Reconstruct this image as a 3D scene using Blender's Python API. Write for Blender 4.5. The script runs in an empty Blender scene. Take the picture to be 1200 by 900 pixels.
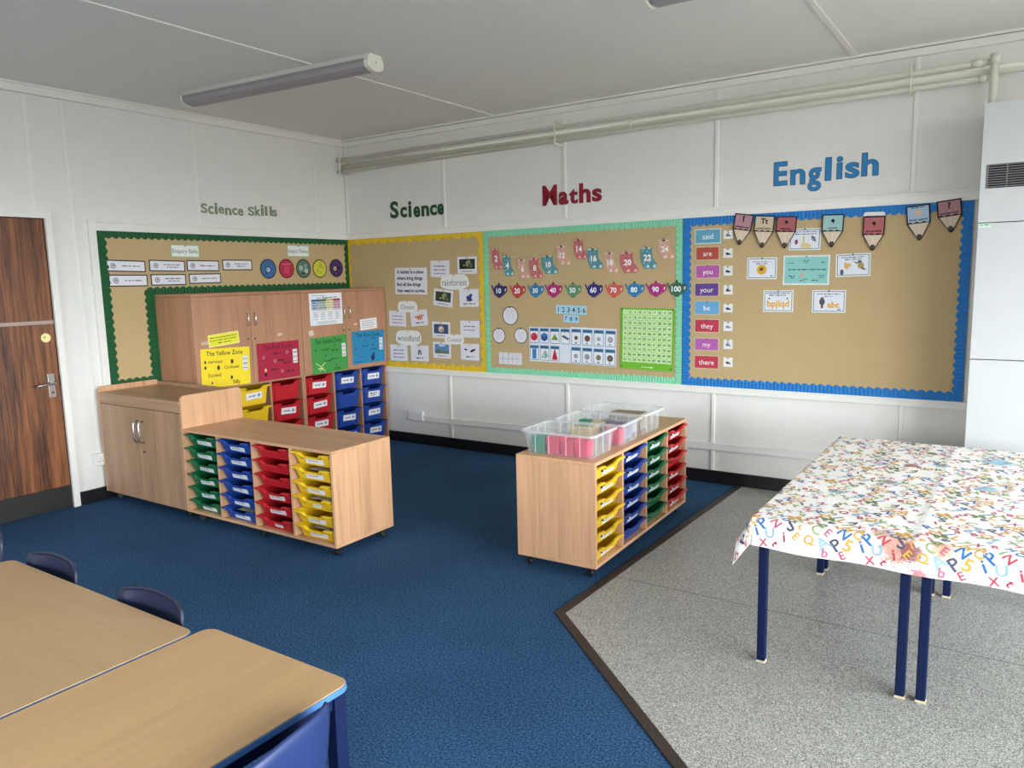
import bpy, math, random
from mathutils import Matrix, Vector
SC = bpy.context.scene
COL = SC.collection
rnd = random.Random(7)
R = math.radians

# where each flat thing sits on its wall: along, up, width, height, tilt (metres, degrees)
T={
'skill0':(-2.245, 1.675, 0.299, 0.084, -1.5),
'skill1':(-1.919, 1.676, 0.295, 0.085, -1.3),
'skill2':(-1.611, 1.677, 0.289, 0.085, -0.6),
'skill3':(-1.29, 1.683, 0.289, 0.086, -0.1),
'skill4':(-2.235, 1.57, 0.294, 0.087, -0.6),
'skill5':(-1.917, 1.571, 0.291, 0.085, -0.3),
'skill6':(-1.601, 1.576, 0.288, 0.079, 0.5),
'enq1':(-1.759, 1.79, 0.239, 0.094, -0.5),
'enq2':(-0.638, 1.807, 0.245, 0.1, -0.2),
'disc0':(-0.98, 1.65, 0.169, 0.167, 0),
'disc1':(-0.782, 1.651, 0.171, 0.172, 0),
'disc2':(-0.589, 1.651, 0.159, 0.171, 0),
'disc3':(-0.396, 1.65, 0.171, 0.171, 0),
'disc4':(-0.19, 1.654, 0.163, 0.171, 0),
'z_yellow':(-1.793, 0.906, 0.428, 0.29, -1.8),
'z_red':(-1.298, 0.906, 0.42, 0.301, -0.1),
'z_green':(-0.748, 0.904, 0.416, 0.311, 0.9),
'z_blue':(-0.274, 0.927, 0.414, 0.298, -0.9),
'z_note':(-1.796, 1.118, 0.267, 0.092, 3.9),
'z_table':(-0.763, 1.297, 0.379, 0.272, 0.2),
'z_white':(-0.26, 1.137, 0.215, 0.098, 2.6),
'h_hab':(0.804, 1.517, 0.384, 0.241, -0.9),
'h_r1':(1.151, 1.619, 0.217, 0.147, -1.4),
'h_r2':(1.453, 1.643, 0.21, 0.147, -0.3),
'h_r3':(1.175, 1.362, 0.217, 0.149, -6.6),
'h_r4':(1.463, 1.361, 0.21, 0.153, 0.7),
'h_o1':(0.623, 1.173, 0.211, 0.143, -1.7),
'h_o2':(0.885, 1.182, 0.202, 0.146, 4.4),
'h_s1':(1.14, 1.076, 0.207, 0.146, -1.0),
'h_s2':(1.463, 1.09, 0.209, 0.147, -0.4),
'h_s3':(1.141, 0.895, 0.206, 0.146, -0.7),
'h_s4':(1.455, 0.89, 0.202, 0.145, -0.3),
'h_w1':(0.621, 0.853, 0.213, 0.152, 0.3),
'h_w2':(0.877, 0.857, 0.211, 0.145, 0.1),
'c_rainforest':(1.31, 1.502, 0.328, 0.138, 0),
'c_ocean':(0.753, 1.285, 0.246, 0.107, 0),
'c_woodland':(0.75, 0.998, 0.325, 0.143, 0),
'c_coastal':(1.288, 0.997, 0.227, 0.091, 0),
'sock2':(1.771, 1.69, 0.102, 0.191, 0),
'sock4':(1.884, 1.63, 0.107, 0.183, 0),
'sock6':(2.035, 1.6, 0.12, 0.17, 0),
'sock8':(2.155, 1.603, 0.127, 0.175, 0),
'sock10':(2.287, 1.627, 0.151, 0.159, 0),
'sock12':(2.415, 1.696, 0.132, 0.167, 0),
'sock14':(2.567, 1.739, 0.117, 0.167, 0),
'sock16':(2.696, 1.663, 0.133, 0.169, 0),
'sock18':(2.837, 1.627, 0.119, 0.167, 0),
'sock20':(2.984, 1.624, 0.148, 0.168, 0),
'sock22':(3.143, 1.654, 0.129, 0.172, 0),
'sock24':(3.28, 1.712, 0.132, 0.153, 0),
'pot10':(1.784, 1.425, 0.167, 0.127, 0),
'pot20':(1.97, 1.423, 0.161, 0.125, 0),
'pot30':(2.147, 1.424, 0.161, 0.12, 0),
'pot40':(2.316, 1.425, 0.167, 0.123, 0),
'pot50':(2.497, 1.423, 0.155, 0.12, 0),
'pot60':(2.681, 1.423, 0.161, 0.122, 0),
'pot70':(2.855, 1.421, 0.16, 0.12, 0),
'pot80':(3.027, 1.423, 0.165, 0.118, 0),
'pot90':(3.2, 1.424, 0.173, 0.116, 0),
'pot100':(3.364, 1.425, 0.158, 0.121, 0),
'oval0':(1.892, 1.212, 0.159, 0.155, 0),
'oval1':(1.772, 1.042, 0.131, 0.131, 0),
'oval2':(1.994, 1.046, 0.133, 0.131, 0),
'grid':(1.882, 0.849, 0.234, 0.1, -0.5),
'dig1':(2.478, 1.264, 0.282, 0.074, -1.8),
'dig2':(2.477, 1.192, 0.143, 0.062, -3.0),
'shapes':(2.273, 0.978, 0.393, 0.284, -0.4),
'coins':(2.671, 0.976, 0.404, 0.292, -1.4),
'hundred':(3.134, 1.046, 0.434, 0.467, -1.0),
'w_said':(3.591, 1.787, 0.189, 0.102, 0),
'w_are':(3.59, 1.668, 0.172, 0.096, 0),
'w_you':(3.593, 1.54, 0.177, 0.096, 0),
'w_your':(3.588, 1.413, 0.18, 0.098, 0),
'w_be':(3.591, 1.284, 0.187, 0.1, 0),
'w_they':(3.593, 1.155, 0.183, 0.097, 0),
'w_my':(3.592, 1.022, 0.18, 0.093, 0),
'w_there':(3.592, 0.893, 0.184, 0.098, 0),
'mini0':(3.736, 1.792, 0.065, 0.059, 0),
'mini1':(3.737, 1.665, 0.065, 0.065, 0),
'mini2':(3.739, 1.543, 0.065, 0.068, 0),
'mini3':(3.742, 1.411, 0.065, 0.065, 0),
'mini4':(3.744, 1.283, 0.066, 0.06, 0),
'mini5':(3.746, 1.154, 0.066, 0.066, 0),
'mini6':(3.748, 1.027, 0.066, 0.067, 0),
'mini7':(3.75, 0.899, 0.067, 0.067, 0),
'pen_excl':(3.852, 1.925, 0.128, 0.211, -9.7, 0.107),
'pen_tt':(3.991, 1.906, 0.134, 0.215, -4.7, 0.105),
'pen_stop':(4.134, 1.893, 0.132, 0.21, -3.3, 0.101),
'pen_comma':(4.424, 1.887, 0.133, 0.209, -1.5, 0.106),
'pen_apos':(4.667, 1.86, 0.128, 0.212, -1.5, 0.113),
'pen_finger':(4.906, 1.911, 0.13, 0.212, 4.9, 0.107),
'pen_quest':(5.069, 1.931, 0.129, 0.192, 5.9, 0.095),
'e_gold':(3.973, 1.554, 0.202, 0.147, -0.9),
'e_teal':(4.263, 1.535, 0.296, 0.195, -0.9),
'e_sp':(4.551, 1.561, 0.207, 0.146, 1.2),
'e_bp':(4.088, 1.331, 0.199, 0.147, -0.2),
'e_abc':(4.412, 1.329, 0.208, 0.148, -0.1),
'e_fing':(4.249, 1.737, 0.202, 0.142, -1.0),
}
LET={
'Science':[(0.619, 2.167, 0.101, 0.153), (0.732, 2.139, 0.079, 0.095), (0.809, 2.16, 0.044, 0.143), (0.889, 2.133, 0.077, 0.098), (0.988, 2.135, 0.089, 0.094), (1.082, 2.136, 0.078, 0.093), (1.171, 2.136, 0.073, 0.095)],
'Maths':[(2.282, 2.171, 0.134, 0.159), (2.413, 2.139, 0.087, 0.101), (2.498, 2.148, 0.077, 0.114), (2.599, 2.166, 0.099, 0.15), (2.704, 2.142, 0.083, 0.098)],
'English':[(4.077, 2.175, 0.09, 0.157), (4.188, 2.145, 0.095, 0.102), (4.293, 2.119, 0.085, 0.151), (4.377, 2.178, 0.049, 0.147), (4.445, 2.179, 0.048, 0.143), (4.521, 2.157, 0.085, 0.1), (4.624, 2.185, 0.1, 0.146)],
'Science Skills':[(-1.547, 2.131, 0.056, 0.075), (-1.487, 2.12, 0.048, 0.064), (-1.438, 2.135, 0.041, 0.089), (-1.389, 2.124, 0.051, 0.054), (-1.325, 2.117, 0.057, 0.057), (-1.262, 2.122, 0.049, 0.057), (-1.204, 2.119, 0.05, 0.057), (-1.099, 2.132, 0.061, 0.074), (-1.032, 2.138, 0.056, 0.079), (-0.984, 2.147, 0.045, 0.091), (-0.945, 2.143, 0.037, 0.079), (-0.895, 2.145, 0.037, 0.08), (-0.855, 2.13, 0.053, 0.056)],
}


# ------------------------------------------------------------------ materials
def lin(c):
    return tuple((x / 12.92 if x <= .04045 else ((x + .055) / 1.055) ** 2.4) for x in [v / 255. for v in c])

MATS = {}
def mat(name, rgb, rough=.55, metal=0., bump=None, spec=.5):
    if name in MATS: return MATS[name]
    m = bpy.data.materials.new(name); m.use_nodes = True
    nt = m.node_tree; b = nt.nodes['Principled BSDF']
    b.inputs['Base Color'].default_value = (*lin(rgb), 1)
    b.inputs['Roughness'].default_value = rough
    b.inputs['Metallic'].default_value = metal
    b.inputs['Specular IOR Level'].default_value = spec
    tc = nt.nodes.new('ShaderNodeTexCoord')
    n = nt.nodes.new('ShaderNodeTexNoise'); n.inputs['Scale'].default_value = bump[0] if bump else 9.
    n.inputs['Detail'].default_value = 3
    nt.links.new(tc.outputs['Object'], n.inputs['Vector'])
    # a slight unevenness of the colour and of the gloss
    mx = nt.nodes.new('ShaderNodeMix'); mx.data_type = 'RGBA'
    c = lin(rgb)
    mx.inputs[6].default_value = (*[x * .955 for x in c], 1); mx.inputs[7].default_value = (*[min(1, x * 1.035) for x in c], 1)
    nt.links.new(n.outputs['Fac'], mx.inputs[0]); nt.links.new(mx.outputs[2], b.inputs['Base Color'])
    if bump:
        bp = nt.nodes.new('ShaderNodeBump'); bp.inputs['Strength'].default_value = bump[1]; bp.inputs['Distance'].default_value = .002
        nt.links.new(n.outputs['Fac'], bp.inputs['Height']); nt.links.new(bp.outputs['Normal'], b.inputs['Normal'])
    MATS[name] = m
    return m

def ramp(nt, src, stops):
    r = nt.nodes.new('ShaderNodeValToRGB'); e = r.color_ramp.elements
    while len(e) < len(stops): e.new(.5)
    for i, (p, c) in enumerate(stops): e[i].position = p; e[i].color = (*c, 1)
    nt.links.new(src, r.inputs[0]); return r

def wood(name, rgb, axis, contrast=.12, rough=.42, fine=70., stripes=None):
    if name in MATS: return MATS[name]
    m = bpy.data.materials.new(name); m.use_nodes = True
    nt = m.node_tree; b = nt.nodes['Principled BSDF']; L = nt.links.new
    tc = nt.nodes.new('ShaderNodeTexCoord'); mp = nt.nodes.new('ShaderNodeMapping')
    L(tc.outputs['Object'], mp.inputs['Vector'])
    s = [1., 1., 1.]; s['xyz'.index(axis)] = .045
    mp.inputs['Scale'].default_value = s
    n1 = nt.nodes.new('ShaderNodeTexNoise'); n1.inputs['Scale'].default_value = fine; n1.inputs['Detail'].default_value = 5; n1.inputs['Roughness'].default_value = .6
    n2 = nt.nodes.new('ShaderNodeTexNoise'); n2.inputs['Scale'].default_value = fine * .16; n2.inputs['Detail'].default_value = 2; n2.inputs['Distortion'].default_value = .6
    L(mp.outputs[0], n1.inputs['Vector']); L(mp.outputs[0], n2.inputs['Vector'])
    add = nt.nodes.new('ShaderNodeMath'); add.operation = 'MULTIPLY_ADD'
    add.inputs[1].default_value = .5
    L(n1.outputs['Fac'], add.inputs[0])
    h = nt.nodes.new('ShaderNodeMath'); h.operation = 'MULTIPLY'; h.inputs[1].default_value = .5
    L(n2.outputs['Fac'], h.inputs[0]); L(h.outputs[0], add.inputs[2])
    c = lin(rgb)
    st = stripes or [(.36, tuple(x * (1 - contrast * 1.7) for x in c)), (.5, c), (.64, tuple(min(1, x * (1 + contrast)) for x in c))]
    r = ramp(nt, add.outputs[0], st)
    L(r.outputs[0], b.inputs['Base Color'])
    b.inputs['Roughness'].default_value = rough
    bp = nt.nodes.new('ShaderNodeBump'); bp.inputs['Strength'].default_value = .05; bp.inputs['Distance'].default_value = .001
    L(add.outputs[0], bp.inputs['Height']); L(bp.outputs['Normal'], b.inputs['Normal'])
    MATS[name] = m; return m

def plastic_clear(name, rgb, body=.3, rough=.25, k=.3):
    if name in MATS: return MATS[name]
    m = bpy.data.materials.new(name); m.use_nodes = True
    nt = m.node_tree; b = nt.nodes['Principled BSDF']; out = nt.nodes['Material Output']; L = nt.links.new
    b.inputs['Base Color'].default_value = (*lin(rgb), 1); b.inputs['Roughness'].default_value = rough
    tr = nt.nodes.new('ShaderNodeBsdfTransparent'); tr.inputs[0].default_value = (*[.5 + .5 * x for x in lin(rgb)], 1)
    lw = nt.nodes.new('ShaderNodeLayerWeight'); lw.inputs['Blend'].default_value = .35
    ma = nt.nodes.new('ShaderNodeMath'); ma.operation = 'MULTIPLY_ADD'; ma.inputs[1].default_value = k; ma.inputs[2].default_value = body
    ma.use_clamp = True
    L(lw.outputs['Facing'], ma.inputs[0])
    mx = nt.nodes.new('ShaderNodeMixShader'); L(ma.outputs[0], mx.inputs[0]); L(tr.outputs[0], mx.inputs[1]); L(b.outputs[0], mx.inputs[2])
    L(mx.outputs[0], out.inputs[0]); MATS[name] = m; return m

def carpet_mat():
    m = bpy.data.materials.new('blue_carpet'); m.use_nodes = True
    nt = m.node_tree; b = nt.nodes['Principled BSDF']; L = nt.links.new
    tc = nt.nodes.new('ShaderNodeTexCoord')
    n = nt.nodes.new('ShaderNodeTexNoise'); n.inputs['Scale'].default_value = 120; n.inputs['Detail'].default_value = 4; n.inputs['Roughness'].default_value = .8
    n2 = nt.nodes.new('ShaderNodeTexNoise'); n2.inputs['Scale'].default_value = 1.6; n2.inputs['Detail'].default_value = 4
    L(tc.outputs['Object'], n.inputs['Vector']); L(tc.outputs['Object'], n2.inputs['Vector'])
    r = ramp(nt, n.outputs['Fac'], [(.36, lin((22, 44, 68))), (.5, lin((44, 78, 114))), (.64, lin((78, 116, 152)))])
    r2 = ramp(nt, n2.outputs['Fac'], [(.35, (.88, .88, .88)), (.65, (1.05, 1.05, 1.05))])
    mx = nt.nodes.new('ShaderNodeMix'); mx.data_type = 'RGBA'; mx.blend_type = 'MULTIPLY'; mx.inputs[0].default_value = 1
    L(r.outputs[0], mx.inputs[6]); L(r2.outputs[0], mx.inputs[7]); L(mx.outputs[2], b.inputs['Base Color'])
    b.inputs['Roughness'].default_value = .95; b.inputs['Specular IOR Level'].default_value = .1
    bp = nt.nodes.new('ShaderNodeBump'); bp.inputs['Strength'].default_value = .5; bp.inputs['Distance'].default_value = .003
    L(n.outputs['Fac'], bp.inputs['Height']); L(bp.outputs['Normal'], b.inputs['Normal'])
    return m

def vinyl_mat():
    m = bpy.data.materials.new('speckled_vinyl'); m.use_nodes = True
    nt = m.node_tree; b = nt.nodes['Principled BSDF']; L = nt.links.new
    tc = nt.nodes.new('ShaderNodeTexCoord')
    n = nt.nodes.new('ShaderNodeTexNoise'); n.inputs['Scale'].default_value = 270; n.inputs['Detail'].default_value = 2; n.inputs['Roughness'].default_value = .8
    L(tc.outputs['Object'], n.inputs['Vector'])
    r = ramp(nt, n.outputs['Fac'], [(.34, lin((66, 66, 63))), (.5, lin((146, 145, 140))), (.64, lin((226, 224, 216)))])
    sp = nt.nodes.new('ShaderNodeSeparateXYZ'); L(tc.outputs['Object'], sp.inputs[0])
    a = nt.nodes.new('ShaderNodeMath'); a.operation = 'ADD'; a.inputs[1].default_value = 1.975; L(sp.outputs['Y'], a.inputs[0])
    ab = nt.nodes.new('ShaderNodeMath'); ab.operation = 'ABSOLUTE'; L(a.outputs[0], ab.inputs[0])
    lt = nt.nodes.new('ShaderNodeMath'); lt.operation = 'LESS_THAN'; lt.inputs[1].default_value = .0022; L(ab.outputs[0], lt.inputs[0])
    mx = nt.nodes.new('ShaderNodeMix'); mx.data_type = 'RGBA'; mx.inputs[7].default_value = (.03, .03, .03, 1)
    L(lt.outputs[0], mx.inputs[0]); L(r.outputs[0], mx.inputs[6]); L(mx.outputs[2], b.inputs['Base Color'])
    n2 = nt.nodes.new('ShaderNodeTexNoise'); n2.inputs['Scale'].default_value = 3; L(tc.outputs['Object'], n2.inputs['Vector'])
    r2 = ramp(nt, n2.outputs['Fac'], [(.3, (.3, .3, .3)), (.7, (.42, .42, .42))]); L(r2.outputs[0], b.inputs['Roughness'])
    bp = nt.nodes.new('ShaderNodeBump'); bp.inputs['Strength'].default_value = .12; bp.inputs['Distance'].default_value = .001
    L(n.outputs['Fac'], bp.inputs['Height']); L(bp.outputs['Normal'], b.inputs['Normal'])
    return m

def sapele_mat():
    return wood('striped_sapele', (125, 75, 40), 'z', rough=.42, fine=95.,
                stripes=[(.38, lin((52, 27, 14))), (.47, lin((96, 55, 28))), (.54, lin((124, 74, 40))), (.68, lin((150, 96, 54)))])

def cloth_mat():
    m = bpy.data.materials.new('oilcloth_white'); m.use_nodes = True
    nt = m.node_tree; b = nt.nodes['Principled BSDF']; L = nt.links.new
    tc = nt.nodes.new('ShaderNodeTexCoord')
    n = nt.nodes.new('ShaderNodeTexNoise'); n.inputs['Scale'].default_value = 34; n.inputs['Detail'].default_value = 6; n.inputs['Roughness'].default_value = .8; n.inputs['Distortion'].default_value = 2.5
    L(tc.outputs['Object'], n.inputs['Vector'])
    cur = None
    base = nt.nodes.new('ShaderNodeRGB'); base.outputs[0].default_value = (*lin((246, 243, 240)), 1); cur = base.outputs[0]
    for (x, y, z, rad, c) in STAINS:
        vm = nt.nodes.new('ShaderNodeVectorMath'); vm.operation = 'DISTANCE'; vm.inputs[1].default_value = (x, y, z)
        L(tc.outputs['Object'], vm.inputs[0])
        f = nt.nodes.new('ShaderNodeMath'); f.operation = 'DIVIDE'; f.inputs[1].default_value = rad; L(vm.outputs['Value'], f.inputs[0])
        g = nt.nodes.new('ShaderNodeMath'); g.operation = 'MULTIPLY_ADD'; g.inputs[1].default_value = -.42; g.inputs[2].default_value = .40
        L(f.outputs[0], g.inputs[0])
        s = nt.nodes.new('ShaderNodeMath'); s.operation = 'ADD'; L(g.outputs[0], s.inputs[0]); L(n.outputs['Fac'], s.inputs[1])
        rr = ramp(nt, s.outputs[0], [(.56, (0, 0, 0)), (.66, (.8, .8, .8))])
        mx = nt.nodes.new('ShaderNodeMix'); mx.data_type = 'RGBA'; mx.inputs[7].default_value = (*lin(c), 1)
        L(rr.outputs[0], mx.inputs[0]); L(cur, mx.inputs[6]); cur = mx.outputs[2]
    L(cur, b.inputs['Base Color']); b.inputs['Roughness'].default_value = .58
    n3 = nt.nodes.new('ShaderNodeTexNoise'); n3.inputs['Scale'].default_value = 6; n3.inputs['Detail'].default_value = 4; n3.inputs['Distortion'].default_value = 1.2
    L(tc.outputs['Object'], n3.inputs['Vector'])
    bp = nt.nodes.new('ShaderNodeBump'); bp.inputs['Strength'].default_value = .5; bp.inputs['Distance'].default_value = .012
    L(n3.outputs['Fac'], bp.inputs['Height']); L(bp.outputs['Normal'], b.inputs['Normal'])
    return m

def paper_mat(name, rgb):      # sugar paper: faint wrinkles
    if name in MATS: return MATS[name]
    m = mat(name, rgb, .85, bump=(7., .35), spec=.2)
    return m

def C(rgb, rough=.6):           # plain printed / painted colours
    return mat('print_%02x%02x%02x' % tuple(rgb), rgb, rough, spec=.3)

# ------------------------------------------------------------------ mesh builder
class MB:
    def __init__(s): s.v = []; s.f = []; s.mi = []; s.mats = []
    def _m(s, m):
        if m not in s.mats: s.mats.append(m)
        return s.mats.index(m)
    def add(s, vs, fs, m, T=None):
        k = len(s.v); i = s._m(m)
        if T is not None: vs = [T @ Vector(v) for v in vs]
        s.v += [tuple(v) for v in vs]
        for f in fs: s.f.append(tuple(k + a for a in f)); s.mi.append(i)
    def box(s, a, b, m, T=None):
        x0, y0, z0 = a; x1, y1, z1 = b
        vs = [(x, y, z) for z in (z0, z1) for y in (y0, y1) for x in (x0, x1)]
        s.add(vs, [(0, 2, 3, 1), (4, 5, 7, 6), (0, 1, 5, 4), (2, 6, 7, 3), (0, 4, 6, 2), (1, 3, 7, 5)], m, T)
    def prism(s, pts, z0, z1, m, T=None):   # polygon (counter-clockwise in xy) raised along z
        n = len(pts)
        vs = [(x, y, z0) for x, y in pts] + [(x, y, z1) for x, y in pts]
        s.add(vs, [tuple(range(n))[::-1], tuple(range(n, 2 * n))] + [(i, (i + 1) % n, n + (i + 1) % n, n + i) for i in range(n)], m, T)
    def poly(s, pts, z, m, T=None):
        s.add([(x, y, z) for x, y in pts], [tuple(range(len(pts)))], m, T)
    def tube(s, path, r, m, n=10, T=None, cap=True):
        P = [Vector(p) for p in path]; rs = r if isinstance(r, (list, tuple)) else [r] * len(P)
        vs = []; fs = []; up = None
        for i, p in enumerate(P):
            d = (P[min(i + 1, len(P) - 1)] - P[max(i - 1, 0)]).normalized()
            if up is None: up = Vector((0, 0, 1)) if abs(d.z) < .9 else Vector((1, 0, 0))
            a = d.cross(up).normalized(); b = a.cross(d).normalized(); up = b
            for k in range(n):
                t = 2 * math.pi * k / n; vs.append(p + a * math.cos(t) * rs[i] + b * math.sin(t) * rs[i])
        for i in range(len(P) - 1):
            for k in range(n): fs.append((i * n + k, i * n + (k + 1) % n, (i + 1) * n + (k + 1) % n, (i + 1) * n + k))
        if cap: fs += [tuple(range(n))[::-1], tuple(range((len(P) - 1) * n, len(P) * n))]
        s.add(vs, fs, m, T)
    def lathe(s, prof, m, n=20, T=None):   # (radius, z) about the z axis
        vs = []; fs = []
        for r, z in prof:
            for k in range(n): t = 2 * math.pi * k / n; vs.append((r * math.cos(t), r * math.sin(t), z))
        for i in range(len(prof) - 1):
            for k in range(n): fs.append((i * n + k, i * n + (k + 1) % n, (i + 1) * n + (k + 1) % n, (i + 1) * n + k))
        fs += [tuple(range(n))[::-1], tuple(range((len(prof) - 1) * n, len(prof) * n))]
        s.add(vs, fs, m, T)
    def build(s, name, parent=None, T=None, bevel=0, smooth=False, solid=0):
        me = bpy.data.meshes.new(name); me.from_pydata(s.v, [], s.f); 
        for m in s.mats: me.materials.append(m)
        me.polygons.foreach_set('material_index', s.mi)
        if smooth: me.polygons.foreach_set('use_smooth', [True] * len(me.polygons))
        me.update()
        o = bpy.data.objects.new(name, me); COL.objects.link(o)
        if parent is not None: o.parent = parent
        if T is not None: o.matrix_local = T
        if solid:
            q = o.modifiers.new('thickness', 'SOLIDIFY'); q.thickness = solid; q.offset = -1
        if bevel:
            q = o.modifiers.new('edges', 'BEVEL'); q.width = bevel; q.segments = 2; q.limit_method = 'ANGLE'; q.angle_limit = R(40)
            q.harden_normals = False
        return o

def tag(o, label=None, cat=None, group=None, kind=None):
    if label: o['label'] = label
    if cat: o['category'] = cat
    if group: o['group'] = group
    if kind: o['kind'] = kind
    return o
def thing(name, label, cat, T=None, group=None):
    o = bpy.data.objects.new(name, None); o.empty_display_size = .1; COL.objects.link(o)
    if T is not None: o.matrix_world = T
    return tag(o, label, cat, group)
def struct(o): o['kind'] = 'structure'; return o
def copy_tree(o, parent=None):
    c = o.copy(); COL.objects.link(c)
    if parent is not None: c.parent = parent
    for ch in o.children: copy_tree(ch, c)
    return c
def TL(x, y, z, rz=0): return Matrix.Translation((x, y, z)) @ Matrix.Rotation(rz, 4, 'Z')

# frames of the walls: local x to the viewer's right, local y up, local z out of the wall
def frame(plane, cx, cz, off=0., ang=0.):
    if plane == 'B': M = Matrix(((1, 0, 0, cx), (0, 0, -1, -off), (0, 1, 0, cz), (0, 0, 0, 1)))
    else:            M = Matrix(((0, 0, 1, (plane if isinstance(plane, float) else 0.) + off), (1, 0, 0, cx), (0, 1, 0, cz), (0, 0, 0, 1)))
    return M @ Matrix.Rotation(R(ang), 4, 'Z')

# ------------------------------------------------------------------ lettering
TXT = {}
def glyphs(s, bold=0., extrude=0., res=3):
    k = (s, bold, extrude, res)
    if k in TXT: return TXT[k]
    cu = bpy.data.curves.new('t', 'FONT'); cu.body = s; cu.size = 1.; cu.offset = bold; cu.extrude = extrude; cu.resolution_u = res
    ob = bpy.data.objects.new('t', cu)
    me = ob.to_mesh()
    vs = [tuple(v.co) for v in me.vertices]; fs = [tuple(p.vertices) for p in me.polygons]
    ob.to_mesh_clear(); bpy.data.objects.remove(ob); bpy.data.curves.remove(cu)
    if not vs: vs = [(0, 0, 0)]; fs = []
    xs = [v[0] for v in vs]; ys = [v[1] for v in vs]
    TXT[k] = (vs, fs, (min(xs), max(xs), min(ys), max(ys)))
    return TXT[k]

class Sheet:
    """a sheet of paper or card with what is printed on it, drawn in its own plane"""
    def __init__(s, t=.0012): s.b = MB(); s.t = t; s.k = 0
    def _z(s, l=None):
        s.k += 1
        return s.t + .00018 * (s.k if s.k < 8 else 8 + (s.k - 8) * .12)
    def base(s, w, h, col, rc=0): 
        if rc: s.b.prism(rrect(-w/2, -h/2, w/2, h/2, rc), 0, s.t, C(col)); 
        else: s.b.box((-w/2, -h/2, 0), (w/2, h/2, s.t), C(col))
        return s
    def shape(s, pts, col, t=None): s.b.prism(pts, 0, t or s.t, C(col)); return s
    def rect(s, x0, y0, x1, y1, col): s.b.poly([(x0, y0), (x1, y0), (x1, y1), (x0, y1)], s._z(), C(col)); return s
    def border(s, w, h, d, e, col):      # a printed line e wide, d in from the edge
        z = s._z(); W = w/2 - d; H = h/2 - d
        for a in ((-W, -H, W, -H+e), (-W, H-e, W, H), (-W, -H+e, -W+e, H-e), (W-e, -H+e, W, H-e)):
            s.b.poly([(a[0], a[1]), (a[2], a[1]), (a[2], a[3]), (a[0], a[3])], z, C(col))
        return s
    def disc(s, x, y, r, col, ry=None, n=20): s.b.poly(ell(x, y, r, ry or r, n), s._z(), C(col)); return s
    def ring(s, x, y, r, e, col, n=24, ry=None):
        z = s._z(); ry = ry or r
        for k in range(n):
            a, b = 2*math.pi*k/n, 2*math.pi*(k+1)/n
            s.b.poly([(x+(r-e)*math.cos(a), y+(ry-e)*math.sin(a)), (x+r*math.cos(a), y+ry*math.sin(a)), (x+r*math.cos(b), y+ry*math.sin(b)), (x+(r-e)*math.cos(b), y+(ry-e)*math.sin(b))], z, C(col))
        return s
    def poly(s, pts, col): s.b.poly(pts, s._z(), C(col)); return s
    def text(s, t, x, y, h, col, bold=.0, wmax=None, rot=0, align='c'):
        vs, fs, bb = glyphs(t, bold)
        k = h / .72; w = (bb[1] - bb[0]) * k; kx = k
        if wmax and w > wmax: kx = k * wmax / w; w = wmax
        z = s._z(); x0 = x - w/2 if align == 'c' else x
        T = Matrix.Translation((x, y, 0)) @ Matrix.Rotation(R(rot), 4, 'Z') @ Matrix.Translation((-x, -y, 0))
        s.b.add([(x0 + (v[0] - bb[0]) * kx, y + v[1] * k - h/2, z) for v in vs], fs, C(col), T); return s
    def marks(s, x0, x1, y, h, col, seed=0, fill=.8):       # writing too small to read in the photograph: short strokes
        r = random.Random(seed); x = x0; z = s._z()
        while x < x1:
            w = h * r.uniform(1.2, 4.2); w = min(w, x1 - x)
            hh = h * r.uniform(.6, 1.); s.b.poly([(x, y-hh/2), (x+w, y-hh/2), (x+w, y+hh/2), (x, y+hh/2)], z, C(col)); x += w + h * .7
        return s
    def build(s, name, T, label=None, cat=None, group=None, parent=None):
        o = s.b.build(name, parent, None)
        if parent is None: o.matrix_world = T
        else: o.matrix_local = T
        return tag(o, label, cat, group)

def ell(x, y, rx, ry, n=20, a0=0): return [(x + rx*math.cos(2*math.pi*k/n+a0), y + ry*math.sin(2*math.pi*k/n+a0)) for k in range(n)]
def rrect(x0, y0, x1, y1, r, n=5):
    p = []
    for cx, cy, a in ((x1-r, y0+r, -90), (x1-r, y1-r, 0), (x0+r, y1-r, 90), (x0+r, y0+r, 180)):
        for k in range(n + 1): t = R(a + 90*k/n); p.append((cx + r*math.cos(t), cy + r*math.sin(t)))
    return p
WHITE = (240, 240, 238); INK = (40, 40, 46)

def pin(parent, x, y, z, col=(60, 25, 30)):
    b = MB(); b.lathe([(.0045, 0), (.005, .002), (.0025, .004), (.003, .008), (.0015, .009)], C(col, .3), 8)
    return b.build('drawing_pin', parent, Matrix.Translation((x, y, z)))

# ------------------------------------------------------------------ setting
ROOM_X = 9.3; ROOM_Y = -8.6; H = 2.845
wallm = mat('white_wall_paint', (226, 224, 219), .6, bump=(14., .05))
trimm = mat('white_gloss_trim', (232, 230, 223), .4)
ceilm = mat('ceiling_board', (234, 232, 226), .9, bump=(60., .25), spec=.2)
blackm = mat('black_skirting', (22, 22, 23), .35)
beech = {a: wood('beech_laminate_' + a, (204, 158, 120), a, .13) for a in 'xyz'}
beech_tall = {a: wood('cupboard_laminate_' + a, (178, 131, 100), a, .12) for a in 'xyz'}
beech_dark = {a: wood('grey_beech_laminate_' + a, (172, 138, 108), a, .16) for a in 'xyz'}
edgem = wood('beech_edging', (214, 166, 126), 'z', .06)
chrome = mat('brushed_chrome', (200, 200, 200), .25, 1.)
dark_plastic = mat('black_castor_plastic', (24, 24, 26), .4)

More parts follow.
